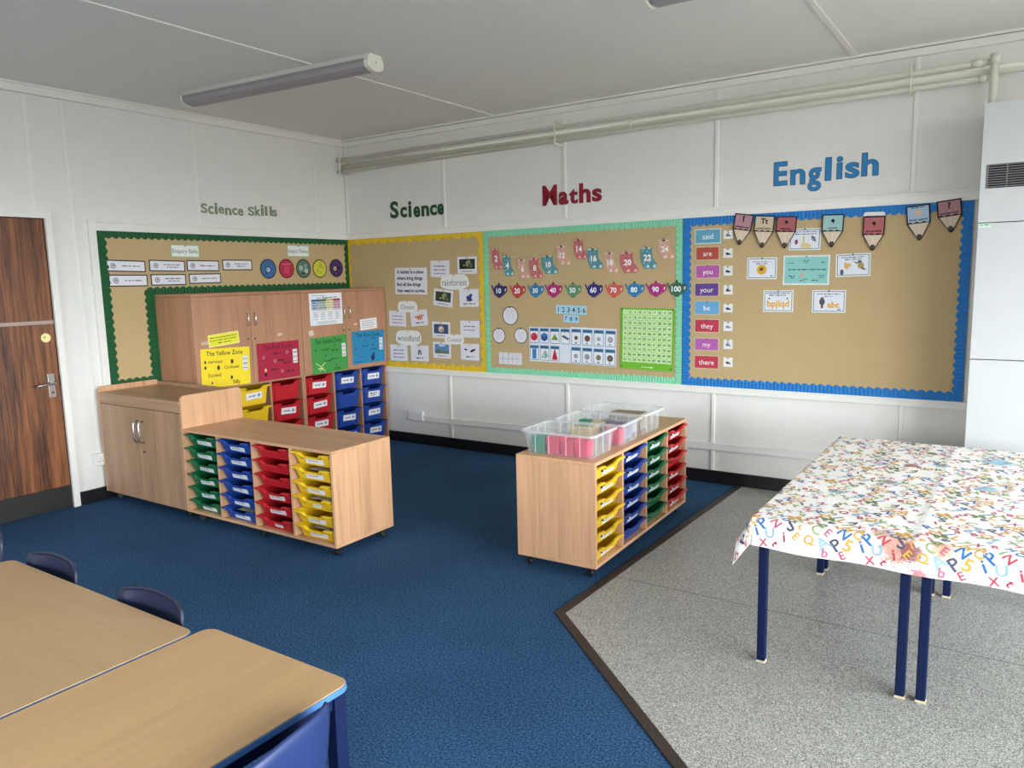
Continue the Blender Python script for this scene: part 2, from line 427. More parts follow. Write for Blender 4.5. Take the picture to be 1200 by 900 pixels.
b = MB(); b.box((-.1, ROOM_Y-.1, -.12), (ROOM_X+.1, .1, 0), carpet_mat()); struct(b.build('floor'))
VY = [(3.80, -2.49), (4.685, -3.255), (6.2, -4.57), (ROOM_X, -4.57), (ROOM_X, 0), (3.85, 0)]
b = MB(); b.prism(VY, 0, .002, vinyl_mat()); o = b.build('floor_vinyl'); struct(o)
b = MB()
kerbm = mat('brown_floor_edging', (52, 42, 36), .55)
def strip(b, p, q, w, z0, z1, m):
    p = Vector((*p, 0)); q = Vector((*q, 0)); d = (q-p).normalized(); n = Vector((-d.y, d.x, 0)) * w/2
    T = [(p-n), (q-n), (q+n), (p+n)]; b.prism([(v.x, v.y) for v in T], z0, z1, m)
strip(b, (3.795, -2.497), (3.845, -.004), .042, 0, .005, kerbm)
strip(b, (3.783, -2.482), (4.69, -3.268), .042, 0, .0052, kerbm)
strip(b, (4.69, -3.268), (6.2, -4.58), .042, 0, .0052, kerbm)
struct(b.build('trim_1'))
b = MB(); b.box((-.1, ROOM_Y-.1, H), (ROOM_X+.1, .1, H+.1), ceilm)
struct(b.build('ceiling'))
for i, (x, y0, y1) in enumerate([(1.78, -6, -.03), (4.52, -6, -.03), (7.2, -6, -.03)]):
    b = MB(); b.box((x-.018, y0, H-.008), (x+.018, y1, H), trimm); struct(b.build('trim_%d' % (i+2), bevel=.002))
b = MB(); b.box((-.1, 0, 0), (ROOM_X+.1, .1, H), wallm); struct(b.build('wall_back'))
# left wall, with the doorway opening
DY0, DY1, DZ = -3.60, -2.77, 1.99
b = MB()
b.box((-.1, DY1, 0), (0, 0, H), wallm); b.box((-.1, ROOM_Y, 0), (0, DY0, H), wallm); b.box((-.1, DY0, DZ), (0, DY1, H), wallm)
b.box((-.14, DY0-.1, 0), (-.1, DY1+.1, H), wallm)
struct(b.build('wall_left'))
# walls behind the camera, with the windows that light the room
def windowed(name, along, pos, a0, a1, z0, z1, wins, out):
    b = MB()
    def bx(u0, u1, w0, w1):
        if along == 'y': b.box((min(pos, pos+out), u0, w0), (max(pos, pos+out), u1, w1), wallm)
        else: b.box((u0, min(pos, pos+out), w0), (u1, max(pos, pos+out), w1), wallm)
    bx(a0, a1, 0, z0); bx(a0, a1, z1, H)
    c = a0
    for w0, w1 in wins: bx(c, w0, z0, z1); c = w1
    bx(c, a1, z0, z1)
    struct(b.build(name))
WR = [(-7.9, -5.75), (-5.55, -3.4), (-3.2, -1.05)]
WF = [(2.2, 3.7)]
windowed('wall_right', 'y', ROOM_X, ROOM_Y, 0, .55, 2.6, WR, .12)
windowed('wall_front', 'x', ROOM_Y, 0, ROOM_X, .9, 2.4, WF, -.12)
n = 0
for w0, w1 in WR:
    n += 1; b = MB()
    for u0, u1, z0, z1 in [(w0, w0+.05, .55, 2.6), (w1-.05, w1, .55, 2.6), (w0, w1, .55, .6), (w0, w1, 2.55, 2.6), (w0, w1, 2.05, 2.1), ((w0+w1)/2-.02, (w0+w1)/2+.02, .6, 2.55)]:
        b.box((ROOM_X+.03, u0, z0), (ROOM_X+.08, u1, z1), trimm)
    struct(b.build('window_%d' % n))
for w0, w1 in WF:
    n += 1; b = MB()
    for u0, u1, z0, z1 in [(w0, w0+.05, .9, 2.4), (w1-.05, w1, .9, 2.4), (w0, w1, .9, .95), (w0, w1, 2.35, 2.4), ((w0+w1)/2-.02, (w0+w1)/2+.02, .95, 2.35)]:
        b.box((u0, ROOM_Y-.08, z0), (u1, ROOM_Y-.03, z1), trimm)
    struct(b.build('window_%d' % n))
# mouldings under the ceiling
b = MB()
b.box((0, -.035, H-.062), (ROOM_X, 0, H-.019), trimm); b.box((0, -.02, H-.019), (ROOM_X, 0, H-.015), trimm); b.box((0, -.045, H-.015), (ROOM_X, 0, H), trimm)
struct(b.build('trim_5', bevel=.003))
b = MB()
b.box((0, ROOM_Y, H-.062), (.035, -.035, H), trimm); b.box((.035, ROOM_Y, H-.014), (.05, -.05, H), trimm)
struct(b.build('trim_6', bevel=.003))
# skirting
b = MB(); b.box((0, -.018, 0), (ROOM_X, 0, .094), blackm); struct(b.build('baseboard_back', bevel=.003))
b = MB(); b.box((0, -2.725, 0), (.018, -.018, .094), blackm); struct(b.build('baseboard_left', bevel=.003))
# battens of the back wall, above and below the boards, and the two rails
n = 7
for x in (.022, 1.21, 2.425, 3.641, 4.868, 7.0):
    for z0, z1 in ((1.985, H-.062), (.095, .668)):
        b = MB(); b.box((x-.013, -.01, z0), (x+.013, 0, z1), trimm); struct(b.build('trim_%d' % n, bevel=.003)); n += 1
for z0, z1, y in ((1.921, 1.985, .03), (.668, .718, .03)):
    b = MB(); b.box((.02, -y, z0), (ROOM_X, 0, z1), trimm); b.box((.02, -y-.006, z1-.014), (ROOM_X, -y, z1), trimm)
    struct(b.build('trim_%d' % n, bevel=.003)); n += 1
# battens of the left wall
for y, z0, z1, w in ((-1.60, 1.99, H-.062, .024), (-.38, 1.99, H-.062, .024), (-2.82, 2.05, H-.062, .03)):
    b = MB(); b.box((0, y-w/2, z0), (.005, y+w/2, z1), trimm); struct(b.build('trim_%d' % n, bevel=.002)); n += 1
b = MB(); b.prism([(-2.575, H-.062), (-2.60, H-.062), (-2.565, .095), (-2.545, .095)][::1], 0, .006, trimm, Matrix(((0, 0, 1, 0), (1, 0, 0, 0), (0, 1, 0, 0), (0, 0, 0, 1))))
struct(b.build('trim_%d' % n, bevel=.002)); n += 1
# surround of the left board
b = MB()
b.box((0, -2.487, .66), (.026, -2.437, 1.995), trimm); b.box((0, -2.437, 1.922), (.026, -.03, 1.978), trimm)
b.box((0, -2.437, 1.978), (.032, -.03, 1.992), trimm)
struct(b.build('trim_%d' % n, bevel=.003)); n += 1
# door lining
b = MB(); b.box((-.02, DY1, 0), (.022, DY1+.042, DZ+.05), trimm); b.box((-.02, DY0-.042, 0), (.022, DY0, DZ+.05), trimm); b.box((-.02, DY0, DZ), (.022, DY1, DZ+.05), trimm)
b.box((-.08, DY1, 0), (-.02, DY1+.002, DZ), trimm)
struct(b.build('trim_%d' % n, bevel=.003)); n += 1

# the door, its black kick board, rail, handle and sign
door = thing('door_1', None, None); door['kind'] = 'structure'
b = MB(); b.box((-.055, DY0+.003, .16), (-.006, DY1-.003, DZ-.003), sapele_mat()); b.build('door_leaf', door, bevel=.002)
b = MB(); b.box((-.055, DY0+.003, .003), (-.002, DY1-.003, .16), mat('black_kick_board', (34, 32, 31), .45, bump=(30, .2))); b.build('kick_board', door, bevel=.002)
b = MB(); b.box((-.008, DY0+.003, 1.288), (-.001, DY1-.003, 1.312), mat('grey_door_rail', (170, 150, 140), .4)); b.build('door_rail', door, bevel=.001)
hd = MB(); hd.box((-.006, -2.850, .79), (.001, -2.806, .952), chrome); hp = hd.build('handle_plate', door, bevel=.002)
b = MB(); b.tube([(-.002, -2.826, .888), (.045, -2.826, .888), (.052, -2.836, .888), (.052, -2.925, .882), (.048, -2.94, .880)], .009, chrome, 10); b.build('lever', hp, smooth=True)
b = MB(); b.lathe([(.006, 0), (.006, .003)], C((20, 20, 20)), 10, Matrix.Translation((.0015, -2.826, .822)) @ Matrix.Rotation(R(90), 4, 'Y')); b.build('keyhole', hp)
b = MB(); b.lathe([(.031, 0), (.031, .002)], C((238, 226, 160)), 24, Matrix.Translation((-.006, -2.832, 1.196)) @ Matrix.Rotation(R(90), 4, 'Y'))
b.lathe([(.006, 0), (.006, .0005)], C((150, 130, 60)), 10, Matrix.Translation((-.0035, -2.84, 1.2)) @ Matrix.Rotation(R(90), 4, 'Y'))
b.build('round_sign', door)
b = MB(); b.box((-.004, DY1-.004, .9), (.002, DY1+.012, .935), C((20, 20, 20))); b.build('strike_plate', door)

# ------------------------------------------------------------------ notice boards
# scalloped border strip along a straight run, laid on the paper; ridges as in corrugated card
def scallop_run(b, p, q, w, inward, m, per=.05, amp=.016, t=.0022, cut0=0, cut1=0):
    """p->q outer edge in board coordinates; inward = unit normal towards the paper"""
    p = Vector((*p, 0)); q = Vector((*q, 0)); L_ = (q-p).length; d = (q-p)/L_; nrm = Vector((*inward, 0))
    N = max(2, int(round(L_/per)));  per = L_/N; k = 8
    vs = []; fs = []
    for i in range(N*k+1):
        a = i/k*per; s_ = abs(math.sin(math.pi*i/k)); ww = w - amp + amp*s_*1.0
        rid = t + .0030*(1+math.cos(2*math.pi*i*2/k))/2
        o_ = p + d*a; e_ = o_ + nrm*ww
        e_ = e_
        vs += [(o_.x, o_.y, 0), (e_.x, e_.y, 0), (o_.x, o_.y, rid), (e_.x, e_.y, rid)]
    for i in range(N*k):
        a = 4*i; c = a+4
        fs += [(a+2, a+3, c+3, c+2), (a+1, c+1, c+3, a+3), (a, a+2, c+2, c)]
    b.add(vs, fs, m)

def board(name, plane, x0, x1, z0, z1, papercol, bordercol, label, w=.055, path=None, paper=None, per=.05, amp=.016):
    T = frame(plane, 0, 0, .0008)
    t = thing(name, label, 'notice board', T)
    b = MB(); b.box((x0, z0, 0), (x1, z1, .019), mat('softboard', (190, 170, 130), .9)); b.build('board_panel', t)
    b = MB(); pm = paper_mat('paper_%s' % name, papercol)
    for (a, c, e, f) in (paper or [(x0, x1, z0, z1)]): b.box((a, e, .019), (c, f, .0205), pm)
    b.build('backing_paper', t)
    b = MB(); bm = mat('border_card_%02x%02x%02x' % tuple(bordercol), bordercol, .6, spec=.3)
    for i, (p, q, inw, ww) in enumerate(path or [((x0, z1), (x1, z1), (0, -1), w), ((x1, z1-.002), (x1, z0), (-1, 0), w), ((x1, z0), (x0, z0), (0, 1), w), ((x0, z0), (x0, z1), (1, 0), w)]):
        scallop_run(b, p, q, ww, inw, bm, per, amp, t=.0018 + .0006*(i % 2))
    o = b.build('scalloped_border', t, Matrix.Translation((0, 0, .0205)))
    return t
BROWN = (176, 150, 108)
gx0, gx1, gz0, gz1 = -2.436, -.0282, .72, 1.921
board('notice_board', 'L', gx0, gx1, gz0, gz1, (188, 164, 122), (24, 84, 46), 'brown notice board with dark green scalloped border on the left wall above the tall cupboards', .055,
      path=[((gx0, gz1), (gx1, gz1), (0, -1), .052), ((gx1, gz1), (gx1, 1.47), (-1, 0), .05), ((gx1, 1.462), (-2.10, 1.462), (0, 1), .058),
            ((-2.046, 1.50), (-2.046, .80), (-1, 0), .078), ((-2.046, .80), (gx0, .80), (0, 1), .058), ((gx0, .80), (gx0, gz1), (1, 0), .066)], per=.055)
board('notice_board', 'B', .001, 1.628, .718, 1.921, (162, 138, 100), (222, 186, 44), 'brown notice board with yellow scalloped border under the green Science title', .055, per=.11, amp=.024)
board('notice_board', 'B', 1.632, 3.405, .718, 1.921, (174, 148, 106), (132, 206, 168), 'brown notice board with pale mint green scalloped border under the red Maths title', .054, per=.045)
board('notice_board', 'B', 3.41, 5.20, .718, 1.921, (194, 168, 121), (36, 118, 190), 'brown notice board with bright blue scalloped border under the blue English title', .062, per=.05)

def TB(k, off, plane='B'):
    c = T[k]; return frame(plane, c[0], c[1], off, c[4]), c[2], c[3]
PAPER = .0226
# --- left board: the seven skill cards and two headings
for i in range(7):
    M, w, h = TB('skill%d' % i, PAPER, 'L'); s = Sheet().base(w, h, (34, 26, 28)); s.rect(-w/2+.008, -h/2+.008, w/2-.008, h/2-.008, (222, 222, 228))
    s.disc(-w*.32, 0, h*.24, (120, 124, 132)); s.disc(-w*.32, 0, h*.17, (206, 208, 216)); s.rect(-w*.345, -h*.05, -w*.29, h*.08, (110, 112, 122))
    s.marks(-w*.1, w*.36, h*.1 if i in (1, 3, 5) else 0, h*.12, (130, 130, 142), i)
    if i in (1, 3, 5): s.marks(-w*.02, w*.3, -h*.12, h*.11, (130, 130, 142), i+20)
    row = ['first', 'second', 'third', 'fourth'][i if i < 4 else i-4]; lab = '%s black-edged white skill card from the left in the %s row on the green-bordered board' % (row, 'upper' if i < 4 else 'lower')
    s.build('skill_card', M, lab, 'card', 'skill cards on the green-bordered board')
for k, t_, lb in (('enq1', 'Enquiry Skills', 'white heading slip reading Enquiry Skills above the black-edged cards'), ('enq2', 'Enquiry Themes', 'white heading slip reading Enquiry Themes above the coloured discs')):
    M, w, h = TB(k, PAPER, 'L'); s = Sheet().base(w, h, (150, 196, 150)); s.rect(-w/2+.005, -h/2+.005, w/2-.005, h/2-.005, (226, 232, 226)); s.text(t_, 0, 0, h*.34, (40, 60, 50), wmax=w*.9)
    o = s.build('heading_slip', M, lb, 'sign', 'heading slips'); pin(o, 0, h*.42, .002)
dc = [((66, 104, 150), (24, 40, 70), 'blue'), ((176, 48, 74), (90, 16, 34), 'crimson'), ((88, 116, 100), (24, 40, 34), 'grey green'), ((200, 198, 70), (70, 66, 20), 'yellow'), ((74, 48, 96), (34, 18, 48), 'purple')]
for i, (c1, c2, nm) in enumerate(dc):
    M, w, h = TB('disc%d' % i, PAPER, 'L'); r = .085; s = Sheet(); s.shape(ell(0, 0, r, r, 28), c2); s.disc(0, 0, r-.009, c1)
    if i == 0: s.ring(0, -.008, .03, .006, (20, 44, 90)); s.disc(0, -.008, .022, (150, 176, 206)); s.poly([(-.045, -.052), (-.038, -.06), (-.018, -.034), (-.024, -.028)], (20, 44, 90))
    if i == 1: s.poly([(-.022, .03), (.022, .03), (.03, -.04), (-.03, -.04)], (196, 70, 96)); s.rect(-.05, .038, .05, .042, (226, 150, 160))
    if i == 2: s.disc(-.03, .005, .024, (150, 176, 160)); s.disc(.025, .025, .02, (120, 160, 130)); s.disc(.028, -.02, .022, (170, 190, 176)); s.rect(-.03, -.05, .02, -.035, (40, 60, 50))
    if i == 3:
        for x, y in ((-.03, -.02), (.01, -.035), (-.005, .02), (.035, .01), (.015, .045)): s.ring(x, y, .014, .003, (70, 72, 20), 14)
    if i == 4: s.disc(-.018, -.004, .018, (220, 206, 150)); s.disc(-.018, -.004, .008, (60, 40, 60)); s.poly([(.0, .0), (.04, .02), (.045, -.012)], (30, 18, 50))
    s.build('theme_disc', M, '%s round theme disc with dark rim, %s of five on the green-bordered board' % (nm, ['first', 'second', 'third', 'fourth', 'last'][i]), 'disc', 'round theme discs')

# --- yellow-bordered board
def habsheet(k, lab, draw, name='fact_sheet', cat='sheet', pcol=(60, 20, 26), off=0.):
    M, w, h = TB(k, PAPER + off); s = Sheet().base(w, h, (222, 221, 228)); draw(s, w, h)
    o = s.build(name, M, lab, cat, 'habitat sheets' if k != 'h_hab' else None)
    pin(o, 0, h*.44, .002, pcol); 
    return o
def d_hab(s, w, h):
    for i, t_ in enumerate(['A habitat is a place', 'where living things', 'find all the things', 'they need to survive.']): s.text(t_, -w*.44, h*(.35-.235*i), h*.125, (36, 34, 40), .03, wmax=w*.88 if i in (0, 3) else w*.8, align='l')
habsheet('h_hab', 'large white sheet beginning A habitat is a place, on the yellow-bordered board', d_hab, 'habitat_poster', 'poster')
def lines(n_, seed, col=(120, 100, 130)):
    def d(s, w, h):
        for i in range(n_): s.marks(-w*.32, w*.3, h*(.16-.22*i), h*.07, col, seed+i)
    return d
def photo(bg, blobs):
    def d(s, w, h):
        s.rect(-w*.4, -h*.22, w*.4, h*.36, bg)
        for x, y, r, ry, c in blobs: s.disc(x*w, y*h, r*w, c, ry*h, 10)
        s.marks(-w*.25, w*.28, -h*.36, h*.06, (70, 70, 90), 3)
    return d
rr = random.Random(3)
green_blobs = [(rr.uniform(-.3, .3), rr.uniform(-.1, .25), .06, .07, rr.choice([(70, 90, 50), (110, 120, 80), (30, 40, 26), (150, 150, 120)])) for _ in range(14)]
habsheet('h_r1', 'white fact sheet with three lines of small writing, top left of the rainforest group', lines(3, 5))
habsheet('h_r2', 'white sheet with a dark green jungle photograph, top right of the rainforest group', photo((34, 42, 28), green_blobs), 'picture_sheet', pcol=(40, 40, 60))
habsheet('h_r3', 'tilted white sheet with a jungle plants photograph below the rainforest cloud label', photo((52, 60, 36), green_blobs[::-1]), 'picture_sheet')
def d_frog(s, w, h):
    s.disc(0, 0, w*.14, (44, 60, 120), h*.14); s.disc(w*.1, h*.15, w*.08, (50, 70, 140), h*.09); s.poly([(-w*.2, -h*.16), (w*.1, -h*.2), (w*.12, -h*.1)], (30, 40, 84)); s.poly([(w*.08, 0), (w*.2, -h*.12), (w*.14, -h*.18)], (30, 40, 84)); s.marks(-w*.3, w*.35, -h*.33, h*.06, (60, 60, 80), 2)
habsheet('h_r4', 'white sheet with a small blue frog picture, right of the tilted jungle photograph', d_frog, 'picture_sheet', pcol=(40, 40, 60))
habsheet('h_o1', 'white fact sheet with three lines of small writing under the ocean label', lines(3, 11, (130, 100, 130)), pcol=(190, 60, 90))
def d_fish(s, w, h):
    for x, y in ((-.14, .06), (.1, .12), (.02, -.04)):
        s.disc(x*w, y*h, w*.1, (206, 92, 40), h*.09); s.poly([((x+.08)*w, y*h), ((x+.17)*w, (y+.1)*h), ((x+.17)*w, (y-.1)*h)], (206, 92, 40)); s.rect((x-.01)*w, (y-.08)*h, (x+.02)*w, (y+.08)*h, (230, 230, 230))
    s.marks(-w*.2, w*.25, -h*.3, h*.07, (60, 60, 80), 2)
habsheet('h_o2', 'tilted white sheet with three orange striped fish under the ocean label', d_fish, 'picture_sheet')
habsheet('h_s1', 'white sheet with a pinkish shell photograph, upper left of the coastal group', photo((60, 80, 110), [(0, .06, .16, .2, (206, 170, 160)), (-.02, .08, .1, .13, (226, 200, 190)), (.04, 0, .05, .06, (150, 90, 90))]), 'picture_sheet')
habsheet('h_s2', 'white fact sheet with two lines of writing, upper right of the coastal group', lines(2, 17), pcol=(40, 40, 60))
habsheet('h_s3', 'white sheet with a blue sea and green coast photograph below the coastal label', photo((90, 130, 180), [(-.2, -.1, .2, .12, (90, 110, 70)), (.15, -.12, .25, .1, (110, 120, 90)), (.0, .28, .2, .06, (190, 210, 230))]), 'picture_sheet')
def d_seal(s, w, h): s.poly([(-w*.32, h*.14), (-w*.18, h*.06), (-w*.12, h*.14), (-w*.26, h*.2)], (24, 26, 30)); s.poly([(0, -h*.02), (w*.1, h*.14), (w*.34, h*.22), (w*.26, h*.08), (w*.1, -h*.02)], (24, 26, 30)); s.marks(-w*.2, w*.2, -h*.3, h*.07, (60, 60, 80), 2)
habsheet('h_s4', 'white sheet with two small black animal shapes, lower right of the coastal group', d_seal, 'picture_sheet', pcol=(190, 60, 90))
habsheet('h_w1', 'white fact sheet with three lines of small writing under the woodland label', lines(3, 23), pcol=(40, 40, 60))
def d_bad(s, w, h): s.poly([(-w*.09, -h*.12), (-w*.03, -h*.12), (0, h*.18), (-w*.02, h*.26), (-w*.08, h*.14)], (40, 44, 60)); s.poly([(w*.04, -h*.08), (w*.12, -h*.1), (w*.08, h*.16), (0, h*.26)], (40, 44, 60)); s.marks(-w*.2, w*.2, -h*.3, h*.07, (60, 60, 80), 2)
habsheet('h_w2', 'white sheet with a small dark animal drawing under the woodland label', d_bad, 'picture_sheet', pcol=(40, 40, 60))
for k, t_ in (('rainforest', 'rainforest'), ('ocean', 'Ocean'), ('woodland', 'woodland'), ('coastal', 'Coastal')):
    M, w, h = TB('c_' + k, PAPER + .0032); s = Sheet()
    pts = []
    N_ = 40
    for i in range(N_):
        a = 2*math.pi*i/N_; e = 1 - .05*abs(math.sin(2.5*a+.6)); ca, sa = math.cos(a), math.sin(a)
        pts.append((w/2*e*math.copysign(abs(ca)**.62, ca), h/2*e*math.copysign(abs(sa)**.7, sa)))
    s.shape(pts, (228, 228, 224)); s.text(t_, 0, -h*.02, h*.42, (96, 92, 100), -.004, wmax=w*.84)
    o = s.build('cloud_label', M, 'white cloud-shaped label with handwritten word %s' % t_, 'label', 'cloud labels'); pin(o, 0, h*.40, .0015)

# --- mint-bordered board: socks on a line, teapots, shapes, number square
SOCK = [(.0, 1.), (.68, 1.), (.72, .52), (.98, .26), (1., .12), (.94, .03), (.82, 0.), (.62, .03), (.56, .05), (.48, .02), (.36, .0), (.24, .04), (.04, .36), (-.01, .6)]
sc_ = {'p': ((188, 104, 106), (232, 176, 172), 'coral pink'), 't': ((88, 142, 150), (196, 222, 222), 'teal'), 'b': ((206, 160, 142), (230, 208, 196), 'beige')}
for n_, c in zip(range(2, 26, 2), 'ptbptbptbptb'):
    M, w, h = TB('sock%d' % n_, PAPER + .001); c1, c2, nm = sc_[c]; s = Sheet(.0015)
    P_ = [((x-.5)*w, (y-.5)*h*.93-h*.03) for x, y in SOCK][::-1]
    s.shape(P_, c1); r_ = random.Random(n_)
    s.rect(-w*.47, h*.37, w*.1, h*.43, c2)
    for _ in range(12): x, y = r_.uniform(-.38, .05), r_.uniform(-.3, .3); s.disc(x*w, y*h, .004, c2, n=6)
    s.poly([(w*.25, -h*.42), (w*.42, -h*.45), (w*.46, -h*.36), (w*.36, -h*.28)], c2)
    s.poly([(-w*.19, -h*.42), (w*.02, -h*.44), (w*.06, -h*.36), (-w*.04, -h*.30)], c2)
    s.rect(-w*.215, -h*.2, -w*.195, h*.43, tuple(int(v*.72) for v in c1))
    s.text(str(n_ if n_ != 12 else 12), -w*.08, 0, h*.26, (244, 240, 236), .03)
    o = s.build('paper_sock', M, '%s paper pair of socks printed with number %d, hanging on the maths board line' % (nm, n_), 'paper sock', 'numbered paper socks')
    b = MB(); b.box((-.007, -.014, 0), (.006, .012, .006), C((44, 18, 22))); b.box((-.001, -.004, .006), (.008, .016, .009), C((214, 176, 160)))
    b.build('peg', o, Matrix.Translation((-w*.12, h*.46, .0015)))
b = MB(); z = -(PAPER + .0135)
lineP = [(1.70, 1.80)] + [(T['sock%d' % k][0]-.015, T['sock%d' % k][1] + T['sock%d' % k][3]*.47) for k in range(2, 26, 2)] + [(3.335, 1.835), (3.34, 1.74)]
pth = []
for i in range(len(lineP)-1):
    for q in range(3):
        f = q/3; x = lineP[i][0]*(1-f)+lineP[i+1][0]*f; zz = lineP[i][1]*(1-f)+lineP[i+1][1]*f - .006*math.sin(math.pi*f); pth.append((x, z, zz))
pth.append((lineP[-1][0], z, lineP[-1][1])); pth[0] = (pth[0][0], -.0232, pth[0][2]); pth.append((lineP[-1][0], -.0232, lineP[-1][1]-.003))
b.tube(pth, .0013, C((206, 196, 160)), 5); tag(b.build('string'), 'thin cream string carrying the numbered paper socks across the mint-bordered board', 'string')
POT = {10: (52, 46, 96), 20: (178, 60, 58), 30: (44, 118, 160), 40: (166, 40, 104), 50: (84, 136, 100), 60: (50, 44, 110), 70: (198, 88, 76), 80: (40, 118, 164), 90: (164, 44, 116), 100: (52, 98, 74)}
PN = {10: 'dark violet', 20: 'red', 30: 'blue', 40: 'magenta', 50: 'green', 60: 'deep indigo', 70: 'coral red', 80: 'bright blue', 90: 'magenta purple', 100: 'dark green'}
for n_, c in POT.items():
    M, w, h = TB('pot%d' % n_, PAPER + (.0039 if n_ == 100 else 0)); s = Sheet(.0014); dk = tuple(int(v*.72) for v in c); lt = tuple(min(255, int(v*1.18+14)) for v in c)
    s.shape([(-.5*w, .32*h), (-.42*w, .34*h), (-.34*w, .08*h), (-.18*w, -.02*h), (-.18*w, -.24*h), (-.32*w, -.12*h), (-.44*w, .16*h)][::-1], c)
    body = [(0.345*w*math.copysign(abs(math.cos(a))**.85, math.cos(a)), -.04*h+.40*h*math.copysign(abs(math.sin(a))**.9, math.sin(a))) for a in [2*math.pi*k/24 for k in range(24)]]
    s.shape(body, c, .0016); s.shape([(-.09*w, -.5*h), (.09*w, -.5*h), (.14*w, -.36*h), (-.14*w, -.36*h)], dk, .0015)
    s.shape([(-.08*w, .28*h), (.08*w, .28*h), (.05*w, .42*h), (.02*w, .5*h), (-.02*w, .5*h), (-.05*w, .42*h)], dk, .0015)
    s.shape([(.22*w, .2*h), (.36*w, .3*h), (.5*w, .22*h), (.48*w, -.08*h), (.34*w, -.26*h), (.24*w, -.2*h)][::-1], c)
    s.k = 3; s.poly([(.36*w, .08*h), (.43*w, .14*h), (.42*w, -.02*h), (.36*w, -.12*h)], (226, 214, 196))
    s.ring(0, -.04*h, .31*w, .004, lt, 24, .36*h)
    s.text(str(n_), -.02*w, -.03*h, h*.33, (240, 240, 244), .03)
    s.build('paper_teapot', M, '%s paper teapot printed with the number %d in the row of teapots' % (PN[n_], n_), 'paper teapot', 'numbered paper teapots')
for i in range(3):
    M, w, h = TB('oval%d' % i, PAPER); r = (w+h)/4; s = Sheet(); s.shape(ell(0, 0, r, r, 28), (30, 26, 32)); s.disc(0, 0, r-.006, (222, 221, 228), n=28)
    for q in range(5): s.marks(-r*.5, r*.5, r*(.5-.22*q), r*.05, (176, 176, 190), q+i*7)
    o = s.build('round_card', M, ['largest of three white black-rimmed round cards, above the other two', 'left lower white black-rimmed round card beside the mint border', 'right lower white black-rimmed round card beside the shape cards'][i], 'card', 'white round cards'); pin(o, 0, r*.86, .002, (20, 20, 24))
M, w, h = TB('grid', PAPER); s = Sheet().base(w, h, (218, 217, 222)); s.rect(-w*.48, -h*.03, w*.45, 0, (110, 150, 170))
for x in (-.32, -.1, .1, .3): s.rect(x*w, -h*.45, x*w+.002, h*.45, (90, 100, 116))
o = s.build('table_card', M, 'small white card ruled into boxes, below the three white round cards', 'card'); pin(o, -.01, h*.4, .002)
for k, t_, lb in (('dig1', '123456', 'pale blue strip of printed digits 1 2 3 4 5 6 below the teapots'), ('dig2', '789', 'shorter pale blue strip with the digits 7 8 9, hanging under the longer strip')):
    M, w, h = TB(k, PAPER); s = Sheet().base(w, h, (150, 196, 214)); n_ = len(t_)
    for i, ch in enumerate(t_):
        cx = -w/2 + w*(i+.5)/n_; s.rect(cx-w/n_*.42, -h*.42, cx+w/n_*.42, h*.42, (176, 214, 230)); s.text(ch, cx, 0, h*.56, (36, 76, 104), .02)
    s.build('digit_strip', M, lb, 'number card', 'digit strips')
BL = (52, 110, 150)
